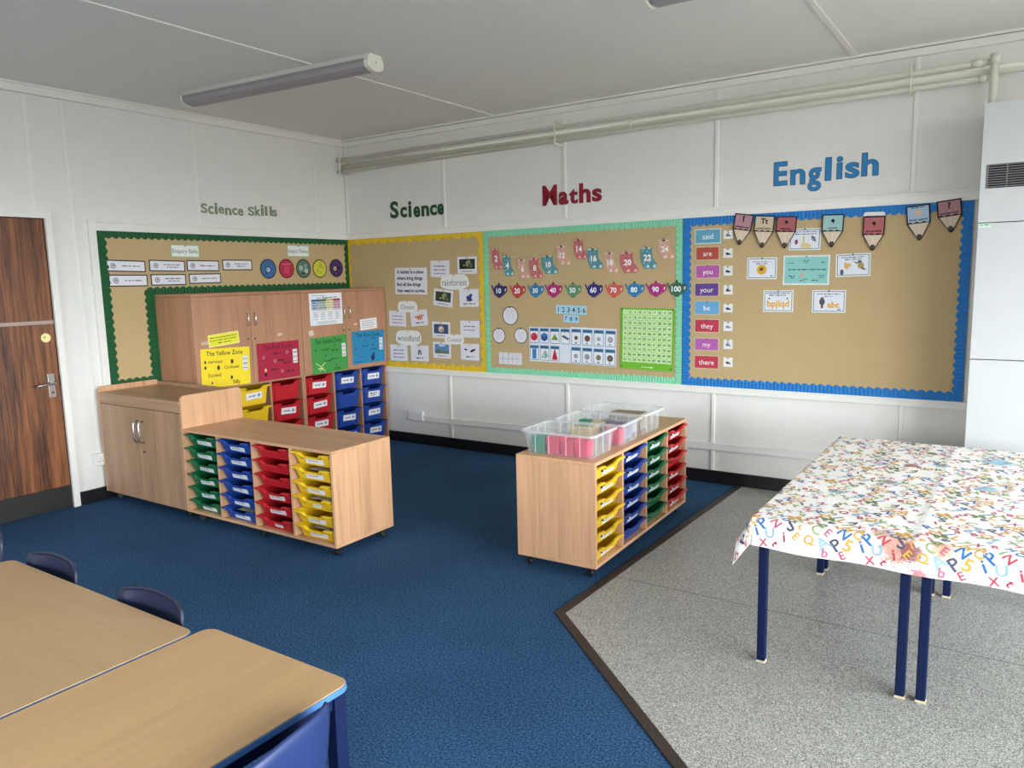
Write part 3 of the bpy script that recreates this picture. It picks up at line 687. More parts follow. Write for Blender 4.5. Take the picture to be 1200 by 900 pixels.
for k in ('shapes', 'coins'):
    M, w, h = TB(k, PAPER); s = Sheet().base(w, h, (214, 220, 230)); cw = w/4
    for j in range(2):
        for i in range(4):
            if k == 'shapes' and j == 1 and i == 3: continue
            cx = -w/2 + cw*(i+.5); cy = h*.25 - h*.5*j + (-.006 if k == 'coins' else 0)
            s.k = 2; s.rect(cx-cw*.43, cy-h*.21, cx+cw*.43, cy+h*.22, (66, 120, 158)); s.rect(cx-cw*.39, cy-h*.195, cx+cw*.39, cy+h*.13, (226, 228, 234))
            s.marks(cx-cw*.3, cx+cw*.3, cy+h*.175, h*.028, (24, 50, 80), i+j*4)
            if k == 'coins':
                r = [[.2, .3, .2, .28], [.22, .27, .26, .32]][j][i]*cw*.8; cc_ = [[(92, 60, 44), (92, 62, 48), (140, 140, 144), (140, 140, 146)], [(130, 132, 136), (124, 124, 128), (104, 96, 66), (88, 78, 70)]][j][i]
                s.disc(cx, cy-h*.02, r, cc_); s.disc(cx, cy-h*.02, r*.62, tuple(min(255, int(v*1.25)) for v in cc_)); s.marks(cx-cw*.1, cx+cw*.1, cy-h*.155, h*.03, (60, 60, 70), i)
            else:
                y = cy-h*.03
                if j == 0 and i == 0: s.disc(cx, y, cw*.33, (190, 40, 50)); s.disc(cx-cw*.08, y+cw*.1, cw*.1, (214, 76, 84))
                if j == 0 and i == 1: s.poly(ell(cx, y, cw*.36, cw*.38, 6, math.pi/6), (36, 84, 140)); s.poly([(cx, y), (cx+cw*.3, y+cw*.18), (cx, y+cw*.38), (cx-cw*.3, y+cw*.18)], (60, 118, 176))
                if j == 0 and i == 2: s.poly([(cx-cw*.32, y-cw*.22), (cx+cw*.32, y-cw*.22), (cx, y+cw*.3)], (122, 150, 60)); s.poly([(cx+cw*.06, y-cw*.22), (cx+cw*.32, y-cw*.22), (cx, y+cw*.3)], (96, 124, 46))
                if j == 0 and i == 3: s.poly([(cx-cw*.36, y+cw*.14), (cx-cw*.1, y+cw*.2), (cx+cw*.38, y-cw*.06), (cx+cw*.3, y-cw*.2), (cx-cw*.2, y)], (86, 92, 100))
                if j == 1 and i == 0: s.rect(cx-cw*.2, y-cw*.42, cx+cw*.2, y+cw*.42, (66, 124, 178)); s.disc(cx, y+cw*.42, cw*.2, (110, 160, 204), cw*.08)
                if j == 1 and i == 1: s.poly([(cx-cw*.36, y-cw*.3), (cx+cw*.1, y-cw*.34), (cx+cw*.36, y-cw*.16), (cx+cw*.08, y+cw*.4)], (120, 170, 156)); s.poly([(cx-cw*.24, y-cw*.22), (cx+cw*.02, y-cw*.24), (cx+cw*.02, y+cw*.14)], (190, 216, 206))
                if j == 1 and i == 2: s.poly([(cx-cw*.26, y-cw*.36), (cx+cw*.26, y-cw*.36), (cx+cw*.03, y+cw*.48), (cx-cw*.03, y+cw*.48)], (184, 30, 50)); s.disc(cx, y-cw*.36, cw*.26, (184, 30, 50), cw*.07)
    s.build('shape_cards' if k == 'shapes' else 'coin_cards', M, 'white sheet of seven solid shape cards with blue headings, sphere to cone' if k == 'shapes' else 'white sheet of eight coin cards with blue headings, left of the green number square', 'card sheet')
M, w, h = TB('hundred', PAPER); M = frame('B', 3.13, 1.046, PAPER+.0039, -1.); w = .43; s = Sheet().base(w, h, (112, 180, 50)); gx, gz = w*.93, h*.86; cx0, cy1 = -gx/2, h/2-.012
for j in range(10):
    for i in range(10):
        x = cx0 + gx*(i+.5)/10; y = cy1 - gz*(j+.5)/10; s.k = 1
        s.rect(x-gx*.048, y-gz*.047, x+gx*.048, y+gz*.047, (190, 226, 160) if (i+j) % 2 else (204, 232, 176)); s.text(str(10*j+i+1), x, y, gz*.044, (30, 60, 30), .02, wmax=gx*.085)
s.marks(-w*.09, w*.12, -h*.455, h*.018, (220, 240, 200), 4)
o = s.build('number_square', M, 'green hundred square poster with the numbers 1 to 100', 'poster')
for x, y in ((-.47, .48), (.47, .48), (-.47, -.46), (.46, -.46)): pin(o, x*w, y*h, .002, (20, 24, 20))

# --- blue-bordered board
WC = {'said': (96, 160, 186), 'are': (178, 78, 64), 'you': (176, 92, 164), 'your': (100, 66, 140), 'be': (104, 166, 210), 'they': (184, 58, 78), 'my': (180, 96, 170), 'there': (188, 60, 80)}
for k, c in WC.items():
    M, w, h = TB('w_' + k, PAPER); s = Sheet().base(w, h, (206, 190, 160) if k != 'said' else (206, 226, 230)); s.rect(-w/2+.005, -h/2+.005, w/2-.005, h/2-.005, c)
    s.text(k, 0, 0, h*.38, (244, 238, 240), .0, wmax=w*.62); o = s.build('word_card', M, '%s word card reading "%s" in the left column of the blue-bordered board' % ({'said': 'teal blue', 'are': 'terracotta', 'you': 'orchid', 'your': 'purple', 'be': 'sky blue', 'they': 'crimson', 'my': 'orchid pink', 'there': 'crimson red'}[k], k), 'word card', 'word cards')
    pin(o, 0, h*.42, .0016, (90, 50, 60))
for i, k in enumerate(WC):
    M, w, h = TB('mini%d' % i, PAPER); s = Sheet().base(w, h, (228, 226, 226)); c = [(100, 110, 116), (50, 44, 60), (40, 40, 44), (70, 66, 66), (50, 70, 96), (120, 130, 150), (120, 116, 120), (90, 60, 56)][i]
    s.disc(-.004, -.004, .013, c, .009, 9); s.disc(.01, -.008, .01, c, .006, 8)
    if i in (0, 3, 6): s.rect(-.004, -.004, .004, .016, c)
    o = s.build('picture_card', M, 'tiny white picture card right of the "%s" word card' % k, 'picture card', 'tiny picture cards'); pin(o, 0, h*.42, .0016)
# pencil bunting
PC = {'excl': ((176, 132, 140), '!', 'exclamation mark', 'dusty pink paper pencil with an exclamation mark, leftmost of the row'), 'tt': ((200, 184, 160), 'Tt', 'capital letters', 'cream paper pencil with letters Tt and capital letters'), 'stop': ((168, 92, 98), '.', 'full stop', 'rose red paper pencil with a full stop'),
      'comma': ((156, 192, 188), ',', 'comma', 'pale teal paper pencil with a comma'), 'apos': ((176, 98, 102), "'", 'apostrophe', 'rose red paper pencil with an apostrophe and white folded top'), 'finger': ((168, 192, 216), '', 'finger spaces', 'pale blue paper pencil reading finger spaces with a small hand'), 'quest': ((176, 130, 132), '?', 'question mark', 'dusty pink paper pencil with a question mark, rightmost of the row')}
for i, (k, (c, sym, wd, lb)) in enumerate(PC.items()):
    tx, tz, w, h, ang, sh = T['pen_' + k]; M = frame('B', tx, tz, .034 + .0022*(i % 2), ang); s = Sheet(.0012)
    sh = min(sh, h*.55); BK = (28, 24, 28)
    s.shape([(-w/2, 0), (-w/2, -sh), (-.006, -h), (.006, -h), (w/2, -sh), (w/2, 0)], BK)
    e = .0075
    s.poly([(-w/2+e, -e), (-w/2+e, -sh+e*.5)] + [(-w/2+e+(w-2*e)*q/12, -sh+e*.6+.004*math.sin(q*math.pi/2)) for q in range(1, 12)] + [(w/2-e, -sh+e*.5), (w/2-e, -e)], c)
    f = .8; s.poly([(-w/2+e*1.2, -sh-e*.4), (-w/2*(1-f)-.002, -sh-(h-sh)*f+.003), (w/2*(1-f)+.002, -sh-(h-sh)*f+.003), (w/2-e*1.2, -sh-e*.4)], (214, 196, 172))
    s.poly([(-w*.06, -sh-.012), (-w*.015, -h+.035), (w*.02, -h+.035), (w*.05, -sh-.012)], (224, 204, 190))
    s.disc(0, -h+.024, .015, (78, 62, 66), .014, 12)
    if sym in ('.', ',', "'"): 
        s.disc(0, -sh*.38, .011, BK, n=12)
        if sym != '.': s.poly([(.004, -sh*.38-.024), (.011, -sh*.38), (0, -sh*.38-.004)], BK)
    elif sym == '!': s.poly([(-.004, -sh*.22-.022), (.004, -sh*.22-.022), (.006, -sh*.12), (-.006, -sh*.12)], BK); s.disc(0, -sh*.48, .005, BK, n=8)
    elif sym: s.text(sym, 0, -sh*.34, .036, BK, .03)
    else: s.disc(0, -sh*.45, .02, (222, 184, 150), .017, 9); s.rect(-.004, -sh*.4, .004, -sh*.18, (222, 184, 150)); s.marks(-.035, .035, -sh*.12, .008, (70, 80, 110), 3)
    s.text(wd, 0, -sh*.8, .014, BK, .02, wmax=w*.78)
    if k == 'apos': s.shape([(-w*.52, .003), (w*.5, .003), (w*.42, .026), (-w*.44, .026)][::1], (226, 226, 224))
    o = s.build('paper_pencil', M, lb + ' on the blue-bordered board', 'paper pencil', 'paper pencil bunting')
    b = MB(); b.box((-.012, -h*.6, -(.034 + .0022*(i % 2)) + .0265), (.012, -h*.6+.02, 0), C((206, 206, 196))); b.build('sticky_pad', o)
TE = (70, 104, 140)
def eposter(k, lab, draw, base=(222, 224, 232), bord=TE, off=0):
    M, w, h = TB('e_' + k, PAPER+off); s = Sheet().base(w, h, (220, 226, 220)); draw0 = s.rect(-w/2+.008, -h/2+.008, w/2-.008, h/2-.008, bord); s.rect(-w/2+.012, -h/2+.012, w/2-.012, h/2-.012, base); draw(s, w, h)
    o = s.build('punctuation_poster', M, lab, 'poster', 'small posters on the blue-bordered board'); pin(o, 0, h*.46, .002, (40, 36, 44)); return o
GD = (214, 168, 60)
def d1(s, w, h): s.marks(-w*.3, w*.3, h*.3, h*.05, (160, 120, 140), 1); s.marks(-w*.2, w*.2, h*.21, h*.05, (120, 120, 160), 2); s.disc(0, -h*.06, h*.23, GD); s.disc(-h*.02, -h*.04, h*.08, (96, 70, 40)); s.poly([(0, -h*.02), (h*.1, h*.08), (h*.06, -h*.04)], (96, 70, 40)); s.rect(w*.3, -h*.37, w*.38, -h*.33, (60, 60, 110))
eposter('gold', 'white blue-edged poster with a gold disc, left of the teal poster', d1)
def d2(s, w, h):
    s.marks(-w*.38, w*.42, h*.02, h*.045, (50, 90, 98), 1)
    for x, y, q in ((-.32, .24, 1), (0, .32, 1), (0, .26, .6), (.36, .26, .6), (-.3, -.2, 1), (-.28, -.26, .6), (0, -.3, .8), (.2, -.34, .9), (.34, -.18, 1), (.34, -.24, .7), (-.08, -.35, .7)): s.marks((x-.07*q)*w, (x+.07*q)*w, y*h, h*.032, (40, 84, 90), int(x*50)+9)
    s.disc(-w*.08, -h*.17, h*.07, (196, 176, 140)); s.rect(-w*.09, -h*.14, -w*.07, -h*.04, (196, 176, 140))
eposter('teal', 'large teal poster in the centre of the blue-bordered board', d2, (140, 196, 192), (190, 214, 214))
def d3(s, w, h):
    s.marks(-w*.34, w*.34, h*.34, h*.045, (90, 90, 120), 1); s.marks(-w*.24, w*.26, h*.25, h*.045, (90, 90, 120), 2)
    s.poly([(-w*.24, h*.14), (-w*.08, 0), (-w*.18, -h*.2), (-w*.26, -h*.06)], (222, 172, 96)); s.poly([(-w*.12, h*.1), (-w*.04, -h*.02), (-w*.14, -h*.06)], GD)
    s.disc(-w*.32, -h*.3, w*.055, (96, 96, 106), h*.13); s.disc(w*.22, -h*.02, w*.09, (170, 150, 90), h*.15); s.disc(w*.19, h*.14, w*.06, (80, 100, 80), h*.06); s.poly([(0, h*.16), (w*.12, h*.04), (w*.14, h*.1)], (60, 66, 60)); s.poly([(w*.24, -h*.06), (w*.4, -h*.24), (w*.26, -h*.2)], (90, 96, 70))
eposter('sp', 'white blue-edged poster with an orange shape and green grey figure, right of the teal poster', d3)
def d4(s, w, h): s.marks(-w*.4, w*.38, h*.36, h*.045, (60, 60, 90), 1); s.marks(-w*.3, w*.26, h*.27, h*.045, (60, 60, 90), 2); s.text('bpjiqd', 0, -h*.1, h*.3, (226, 168, 60), .03, wmax=w*.78); s.disc(-w*.3, h*.12, w*.03, (90, 90, 100)); s.disc(w*.3, h*.12, w*.03, (90, 70, 60))
eposter('bp', 'white blue-edged poster with large orange letters bpjiqd, lower left', d4)
def d5(s, w, h): s.marks(-w*.36, w*.34, h*.32, h*.045, (90, 90, 130), 1); s.marks(-w*.14, w*.1, h*.22, h*.04, (150, 130, 160), 2); s.text('abc', w*.14, -h*.14, h*.26, (226, 168, 60), .04, wmax=w*.4); s.disc(-w*.2, -h*.02, w*.085, (84, 84, 92), h*.15); s.disc(-w*.2, h*.12, w*.05, (96, 92, 100)); s.rect(-w*.23, -h*.3, -w*.16, -h*.14, (130, 60, 60)); s.rect(w*.26, -h*.38, w*.36, -h*.34, (60, 60, 120))
eposter('abc', 'white blue-edged poster with orange letters abc beside a grey figure, lower right', d5)
def d6(s, w, h): s.marks(-w*.28, w*.4, h*.34, h*.045, (90, 90, 120), 1); s.marks(-w*.3, w*.36, h*.24, h*.045, (90, 90, 120), 2); s.rect(-w*.06, -h*.2, w*.0, h*.14, (222, 196, 140)); s.poly([(-w*.12, -h*.4), (w*.2, -h*.4), (w*.2, -h*.22), (w*.04, -h*.16), (-w*.1, -h*.2)], (222, 196, 140)); s.disc(-w*.26, -h*.12, w*.05, (140, 60, 96), h*.12); s.ring(w*.28, h*.02, w*.07, .004, (60, 64, 70), 8); s.poly([(w*.2, h*.12), (w*.24, h*.16), (w*.36, -h*.1), (w*.33, -h*.12)], (60, 64, 70))
eposter('fing', 'white blue-edged poster with a pointing hand, half behind the full stop pencil', d6)

# --- cut-out letters on the walls
def cutout(word, plane, fill, edge, desc):
    letters_ = word.replace(' ', ''); seen = {}
    for i, ch in enumerate(letters_):
        x, z, w, h = LET[word][i]
        if ch in 'il': w *= .64 if ' ' in word else .8
        b = MB()
        vs, fs, bb = glyphs(ch, .034 if len(word) < 10 else .022, .5, 6); 
        def put(vs, m, z1, sx=1., bbx=None):
            q = bbx or bb
            b.add([((v[0]-(q[0]+q[1])/2)/(q[1]-q[0])*w*sx, (v[1]-(q[2]+q[3])/2)/(q[3]-q[2])*h*(1-(1-sx)*w/h if h else 1), (v[2]+.5)*z1) for v in vs], fs, m)
        put(vs, C(edge), .003)
        vs2, fs, bb2 = glyphs(ch, .018 if len(word) < 10 else -.004, .5, 6)
        fr = .965 if fill != edge else .99
        b.add([((v[0]-(bb[0]+bb[1])/2)/(bb[1]-bb[0])*w, (v[1]-(bb[2]+bb[3])/2)/(bb[3]-bb[2])*h, .0031+(v[2]+.5)*.0012) for v in vs2], fs, C(fill))
        ordw = ['first', 'second', 'third', 'fourth', 'fifth', 'sixth', 'seventh', 'eighth', 'ninth', 'tenth', 'eleventh', 'twelfth', 'thirteenth'][i]
        tag(b.build('cutout_letter', None, frame(plane, x, z, .0 if plane == 'L' else (.0 if abs(x-1.2) > .06 and abs(x-2.413) > .05 else .0092))), '%s cut-out letter %s, %s letter of %s' % (desc, ch, ordw, word), 'letter', 'letters of ' + word)
cutout('Science', 'B', (34, 84, 44), (20, 56, 30), 'dark green')
cutout('Maths', 'B', (146, 24, 44), (92, 14, 30), 'dark red')
cutout('English', 'B', (48, 128, 186), (26, 66, 104), 'blue')
cutout('Science Skills', 'L', (142, 158, 124), (74, 96, 62), 'pale green dark-edged')

# ------------------------------------------------------------------ fixtures of the back wall
def pipe_obj(name, path, r, lab, m=None, n_=14, cat='pipe'):
    b = MB(); b.tube(path, r, m or mat('cream_pipe_paint', (220, 219, 204), .4), n_); return tag(b.build(name, smooth=True), lab, cat)
py = -.087
p1 = pipe_obj('heating_pipe', [(.0, py, 2.655), (5.2, py, 2.676), (5.234, py, 2.676)], .0165, 'upper thin cream pipe running along the wall below the ceiling')
p2 = pipe_obj('heating_pipe', [(.0, -.042, 2.595), (ROOM_X, -.042, 2.666)], .025, 'thick middle cream pipe running along the wall below the ceiling')
p3 = pipe_obj('heating_pipe', [(.0, py, 2.550), (5.2, py, 2.588), (5.235, py, 2.588)], .0155, 'lowest thin cream pipe running along the wall below the ceiling')
p4 = pipe_obj('heating_pipe', [(5.262, py-.018, 2.70), (5.262, py-.018, 2.36)], .021, 'short vertical cream pipe dropping into the white heater cabinet')
b = MB(); pm = MATS['cream_pipe_paint']
b.tube([(5.262, py-.018, 2.66), (5.262, py-.018, 2.71)], .025, pm, 14); b.build('elbow', p4, smooth=True)
b = MB(); b.tube([(5.15, py, 2.6765), (5.2, py, 2.6765)], .02, pm, 14); b.build('socket_joint', p1, smooth=True)
b = MB(); b.tube([(5.19, py, 2.588), (5.232, py, 2.588)], .021, pm, 14); b.build('socket_joint', p3, smooth=True)
b = MB(); b.tube([(3.0, -.042, 2.6179), (3.02, -.042, 2.6181)], .03, pm, 14); b.build('coupling', p2, smooth=True)
for x, lb in ((.06, 'cream pipe bracket in the corner of the room'), (2.40, 'cream pipe bracket above the Maths title'), (4.845, 'cream pipe bracket near the heater cabinet')):
    b = MB(); z2 = 2.586 + x*.00786
    b.box((x-.004, -.118, z2-.066), (x+.004, -.108, z2+.112), pm); b.box((x-.004, -.11, z2+.102), (x+.004, 0, z2+.112), pm); b.box((x-.004, -.11, z2-.066), (x+.004, 0, z2-.057), pm)
    b.box((x-.012, -.006, z2-.07), (x+.012, .0008, z2+.115), pm)
    tag(b.build('pipe_bracket', bevel=.001), lb, 'bracket')
# trunking with its sockets
tk = mat('white_trunking', (228, 226, 224), .4)
b = MB()
T0, T1 = (.88, .246), (5.24, .292)
for (a, c, y) in ((0, .05, .02), ):
    pts = [(T0[0], T0[1]-.027), (T1[0], T1[1]-.027), (T1[0], T1[1]+.023), (T0[0], T0[1]+.023)]
    b.prism(pts, 0, .02, tk, frame('B', 0, 0, 0))
    b.prism([(T0[0], T0[1]+.017), (T1[0], T1[1]+.017), (T1[0], T1[1]+.023), (T0[0], T0[1]+.023)], .02, .024, tk, frame('B', 0, 0, 0))
tag(b.build('cable_trunking', bevel=.002), 'long white cable trunking running along the lower back wall', 'trunking')
def socket(lab, M, w=.146):
    b = MB(); b.box((-w/2, -.043, 0), (w/2, .043, .034), tk); o = tag(b.build('wall_socket', None, M, bevel=.004), lab, 'socket')
    for cx in ((-.036, .036) if w > .1 else (0,)):
        b = MB(); 
        for dx, dz in ((0, .012), (-.011, -.008), (.011, -.008)): b.box((cx+dx-.002, dz-.004-.006, .034), (cx+dx+.002, dz+.004-.006, .0345), C((40, 40, 40)))
        b.build('pin_holes', o)
        b = MB(); b.box((cx-.006, .02, .034), (cx+.006, .034, .038), C((236, 236, 234))); b.build('switch', o, bevel=.001)
    return o
socket('white double wall socket at the left end of the trunking, beside the blue trays', frame('B', .80, .268, 0), .17)
socket('white wall socket low on the left wall beside the low cupboard', frame('L', -2.565, .302, 0), .1)

# heater cabinet
hw = mat('white_enamel_panel', (190, 191, 192), .4); X0, X1, YF = 5.245, 6.35, -.45
ht = thing('heater_cabinet', 'tall white metal heater cabinet against the back wall with a dark grille near its top', 'heater', TL(X0, YF, 0))
W_ = X1-X0; D_ = .448
def hbox(nm, z0, z1, par=ht):
    b = MB(); b.box((0, 0, z0), (W_, D_, z1), hw); return b.build(nm, par, bevel=.003)
hbox('lower_panel', .02, 1.024); hbox('middle_panel', 1.028, 1.764); 
b = MB(); g0, g1, gz0_, gz1_ = .024, .30, 1.946, 2.071
b.box((0, 0, 1.768), (W_, D_, gz0_), hw); b.box((0, 0, gz1_), (W_, D_, 2.388), hw); b.box((0, 0, gz0_), (g0, D_, gz1_), hw); b.box((g1, 0, gz0_), (W_, D_, gz1_), hw); b.box((g0, .05, gz0_), (g1, D_, gz1_), C((30, 28, 32)))
b.build('upper_panel', ht)
b = MB()
for i in range(10): z_ = gz0_ + .006 + i*.0125; b.box((g0, -.001, z_), (g1, .016, z_+.004), mat('grille_grey', (128, 124, 128), .4), )
for x in (g0+.004, g0+.092, g0+.182, g1-.008): b.box((x, -.002, gz0_), (x+.005, .02, gz1_), MATS['grille_grey'])
b.build('grille', ht)
s = Sheet(.0006).base(.06, .022, (196, 222, 204)); s.marks(-.024, .024, .002, .008, (90, 130, 110), 4); s.build('green_sticker', Matrix(((1, 0, 0, .034), (0, 0, -1, 0), (0, 1, 0, 1.752), (0, 0, 0, 1))), None, None, None, ht)

# ceiling lights
def ceiling_light(lab, M, L_=1.68):
    t = thing('ceiling_light', lab, 'light', M, 'strip lights on the ceiling')
    dm = mat('aged_light_diffuser', (158, 153, 156), .45); bm = mat('light_body_white', (214, 212, 204), .5)
    b = MB(); b.box((-L_/2+.02, -.062, -.028), (L_/2-.02, .062, 0), bm); b.build('housing', t, bevel=.003)
    prof = [(-.062, -.028), (-.072, -.05), (-.06, -.074), (-.034, -.088), (0, -.092), (.034, -.088), (.06, -.074), (.072, -.05), (.062, -.028)]
    b = MB(); Mx = Matrix(((0, 0, 1, 0), (1, 0, 0, 0), (0, 1, 0, 0), (0, 0, 0, 1)))
    b.prism(prof, -L_/2+.03, L_/2-.03, dm, Mx); b.build('diffuser', t)
    prof = [(-.05, -.0), (-.068, -.03), (-.076, -.05), (-.064, -.077), (-.036, -.092), (0, -.097), (.036, -.092), (.064, -.077), (.076, -.05), (.068, -.03), (.05, 0)]
    for s_ in (-1, 1):
        b = MB(); b.prism(prof, min(s_*L_/2, s_*(L_/2-(.034 if s_ > 0 else .01))), max(s_*L_/2, s_*(L_/2-(.034 if s_ > 0 else .01))), mat('end_cap_cream', (232, 231, 220), .45), Mx); e = b.build('end_cap', t, bevel=.003)
        b = MB(); b.lathe([(.004, 0), (.004, .002)], C((60, 60, 56)), 8, Matrix.Translation((s_*L_/2, 0, -.045)) @ Matrix.Rotation(R(90*s_), 4, 'Y')); b.build('screw', e)
    return t
ceiling_light('unlit strip light with cream end caps on the ceiling above the low storage unit', TL(1.405, -1.94, H-.001, R(4.2)), 1.66)
ceiling_light('unlit strip light at the top edge of the view, only its end showing', TL(4.79, -1.86, H-.001, R(1.5)), 1.66)

# ------------------------------------------------------------------ storage trays
TC = {'yellow': (232, 190, 34), 'blue': (28, 66, 150), 'red': (188, 30, 40), 'green': (20, 104, 64)}
def tray_mesh(Ht, m, deep):
    b = MB(); hw_ = .140 if not deep else .1415; dip = .022 if not deep else .026
    def prof(z):      # how far the wall has flared outwards at height z
        k = z/Ht; lo = (Ht-.03)/Ht
        return .010*k/lo if k < lo else .010 + .011*((k-lo)/(1-lo))**1.5
    def topz(x):
        a = abs(x)
        if a < .058: return Ht-dip
        if a < .085: return Ht-dip + dip*(.5-.5*math.cos(math.pi*(a-.058)/.027))
        return Ht
    base = hw_-.014
    # front wall
    xs = [-1, -.86, -.7, -.56, -.5, -.44, -.38, -.2, 0, .2, .38, .44, .5, .56, .7, .86, 1]; rows = 7
    vs = []; fs = []
    for j in range(rows+1):
        for x in xs:
            tz = topz(x*hw_); z = tz*j/rows; hwz = base + prof(z); f = .030 - prof(z)*1.3
            vs.append((x*hwz, f, z))
    n_ = len(xs)
    for j in range(rows):
        for i in range(n_-1): fs.append((j*n_+i, j*n_+i+1, (j+1)*n_+i+1, (j+1)*n_+i))
    b.add(vs, fs, m)
    # lip following the top contour, curling forward
    vs = []; fs = []
    XX = [-.151, -.12] + [x*hw_ for x in xs[2:-2]] + [.12, .151]
    for x in XX:
        tz = topz(x); f = .030 - prof(tz)*1.3
        vs += [(x, f+.002, tz-.002), (x, f-.010, tz+.0005), (x, f-.016, tz-.003), (x, f-.0155, tz-.009)]
    for i in range(len(XX)-1):
        for k in range(3): fs.append((i*4+k, (i+1)*4+k, (i+1)*4+k+1, i*4+k+1))
    b.add(vs, fs, m)
    # sides, back and bottom
    D = .39
    for s_ in (-1, 1):
        vs = []; fs = []
        for j in range(rows+1):
            z = Ht*j/rows; hwz = base + prof(z); f = .030 - prof(z)*1.3
            vs += [(s_*hwz, f, z), (s_*hwz, D-.01+prof(z)*.45, z)]
        for j in range(rows): fs.append((2*j, 2*j+1, 2*j+3, 2*j+2) if s_ > 0 else (2*j+1, 2*j, 2*j+2, 2*j+3))
        b.add(vs, fs, m)
        b.box((min(s_*.145, s_*.152), .02, Ht-.006), (max(s_*.145, s_*.152), D, Ht), m)
        b.box((min(s_*(base+.018), s_*.152), .008, Ht-.0035), (max(s_*(base+.018), s_*.150), D, Ht-.001), m)
    b.add([(-base, D-.01, 0), (base, D-.01, 0), (base+.012, D, Ht), (-base-.012, D, Ht)], [(0, 1, 2, 3)], m)
    b.add([(-base, .03, 0), (base, .03, 0), (base, D-.01, 0), (-base, D-.01, 0)], [(0, 1, 2, 3)], m)
    if deep:     # moulded ridge down the face
        for x in (-.112,): b.box((x-.0025, .013, .01), (x+.0025, .022, Ht-.03), m)
    else:
        b.lathe([(.006, 0), (.006, .004)], mat('tray_hole_' + m.name, tuple([10, 10, 12]), .6), 10, Matrix.Translation((-.075, .0135, .040)) @ Matrix.Rotation(R(90), 4, 'X'))
    me = bpy.data.meshes.new('storage_tray'); me.from_pydata(b.v, [], b.f)
    for q in b.mats: me.materials.append(q)
    me.polygons.foreach_set('material_index', b.mi); me.update()
    return me
TRAYM = {}
for cn, c in TC.items():
    m = mat('tray_plastic_' + cn, c, .35)
    for deep in (False, True): TRAYM[(cn, deep)] = tray_mesh(.150 if deep else .072, m, deep)
LABELM = []
def label_mesh(w, h, seed, kind=0):
    s = Sheet(.0006).base(w, h, (226, 226, 230)); r = random.Random(seed)
    if kind == 0: s.marks(-w*.38, w*.2+r.uniform(0, .14)*w, h*.02, h*.2, (116, 116, 132), seed)
    if kind == 1: s.marks(-w*.34, w*.12, 0, h*.16, (60, 60, 80), seed); s.disc(w*.3, 0, h*.24, (120, 130, 150), n=8)
    if kind == 2: s.marks(-w*.36, w*.24, h*.14, h*.18, (60, 60, 80), seed); s.marks(-w*.3, w*.1, -h*.16, h*.18, (60, 60, 80), seed+1)
    o = s.b.build('label'); me = o.data; bpy.data.objects.remove(o); return me
LM = {k: label_mesh(*a) for k, a in dict(s0=(.142, .030, 1), s1=(.135, .028, 2), s2=(.146, .031, 3), sm=(.07, .022, 4), d1=(.152, .054, 5, 1), d2=(.15, .058, 6, 2), d0=(.15, .052, 7, 1)).items()}
def place_tray(T_, cn, deep, label, group, lab_kind=None, dx=.012, paper=None):
    o = bpy.data.objects.new('storage_tray', TRAYM[(cn, deep)]); COL.objects.link(o); o.matrix_world = T_
    q = o.modifiers.new('thickness', 'SOLIDIFY'); q.thickness = .0022; q.offset = 0
    tag(o, label, 'tray', group)
    if lab_kind:
        l = bpy.data.objects.new('label', LM[lab_kind]); COL.objects.link(l); l.parent = o
        z_ = .024 if not deep else .074; y_ = (.0212 if not deep else .0203); tilt = 17.2 if not deep else 6.2
        l.matrix_local = Matrix.Translation((dx, y_-.001, z_)) @ Matrix.Rotation(R(90+tilt), 4, 'X') @ Matrix.Rotation(R(rnd.uniform(-3, 3)), 4, 'Z')
    if paper:
        b = MB(); r = random.Random(paper)
        for i in range(3): b.box((-.08+.012*i, .05, .052+.002*i), (.07+.008*i, .31, .0526+.002*i), C([(214, 212, 206), (170, 170, 176), (196, 186, 150)][i]), Matrix.Rotation(R(r.uniform(-2, 2)), 4, 'Z'))
        pp = tag(b.build('paper_bundle', None, T_), 'loose papers lying in the ' + label.replace(' of the low unit by the cupboard', '').replace(', ', ' ').replace('from top in the', 'down in'), 'paper')
    return o

def castor(parent, x, y, z0=0., sc=.81):
    b = MB(); b.box((-.02, -.02, .062), (.02, .02, .068), mat('castor_plate', (70, 70, 72), .4, .6)); b.box((-.017, -.012, .03), (-.013, .012, .062), dark_plastic); b.box((.013, -.012, .03), (.017, .012, .062), dark_plastic)
    b.lathe([(.01, .054), (.01, .066)], dark_plastic, 10)
    o = b.build('castor', parent, Matrix.Translation((x, y, z0+.012*sc)) @ Matrix.Rotation(R(rnd.uniform(-60, 60)), 4, 'Z') @ Matrix.Scale(sc, 4))
    b = MB(); b.lathe([(.018, -.012), (.024, -.010), (.025, 0), (.024, .010), (.018, .012)], dark_plastic, 18, Matrix.Translation((0, .012, .013)) @ Matrix.Rotation(R(90), 4, 'Y'))
    b.lathe([(.008, -.0125), (.008, .0125)], mat('castor_hub', (60, 60, 62), .4), 10, Matrix.Translation((0, .012, .013)) @ Matrix.Rotation(R(90), 4, 'Y'))
    b.build('wheel', o)

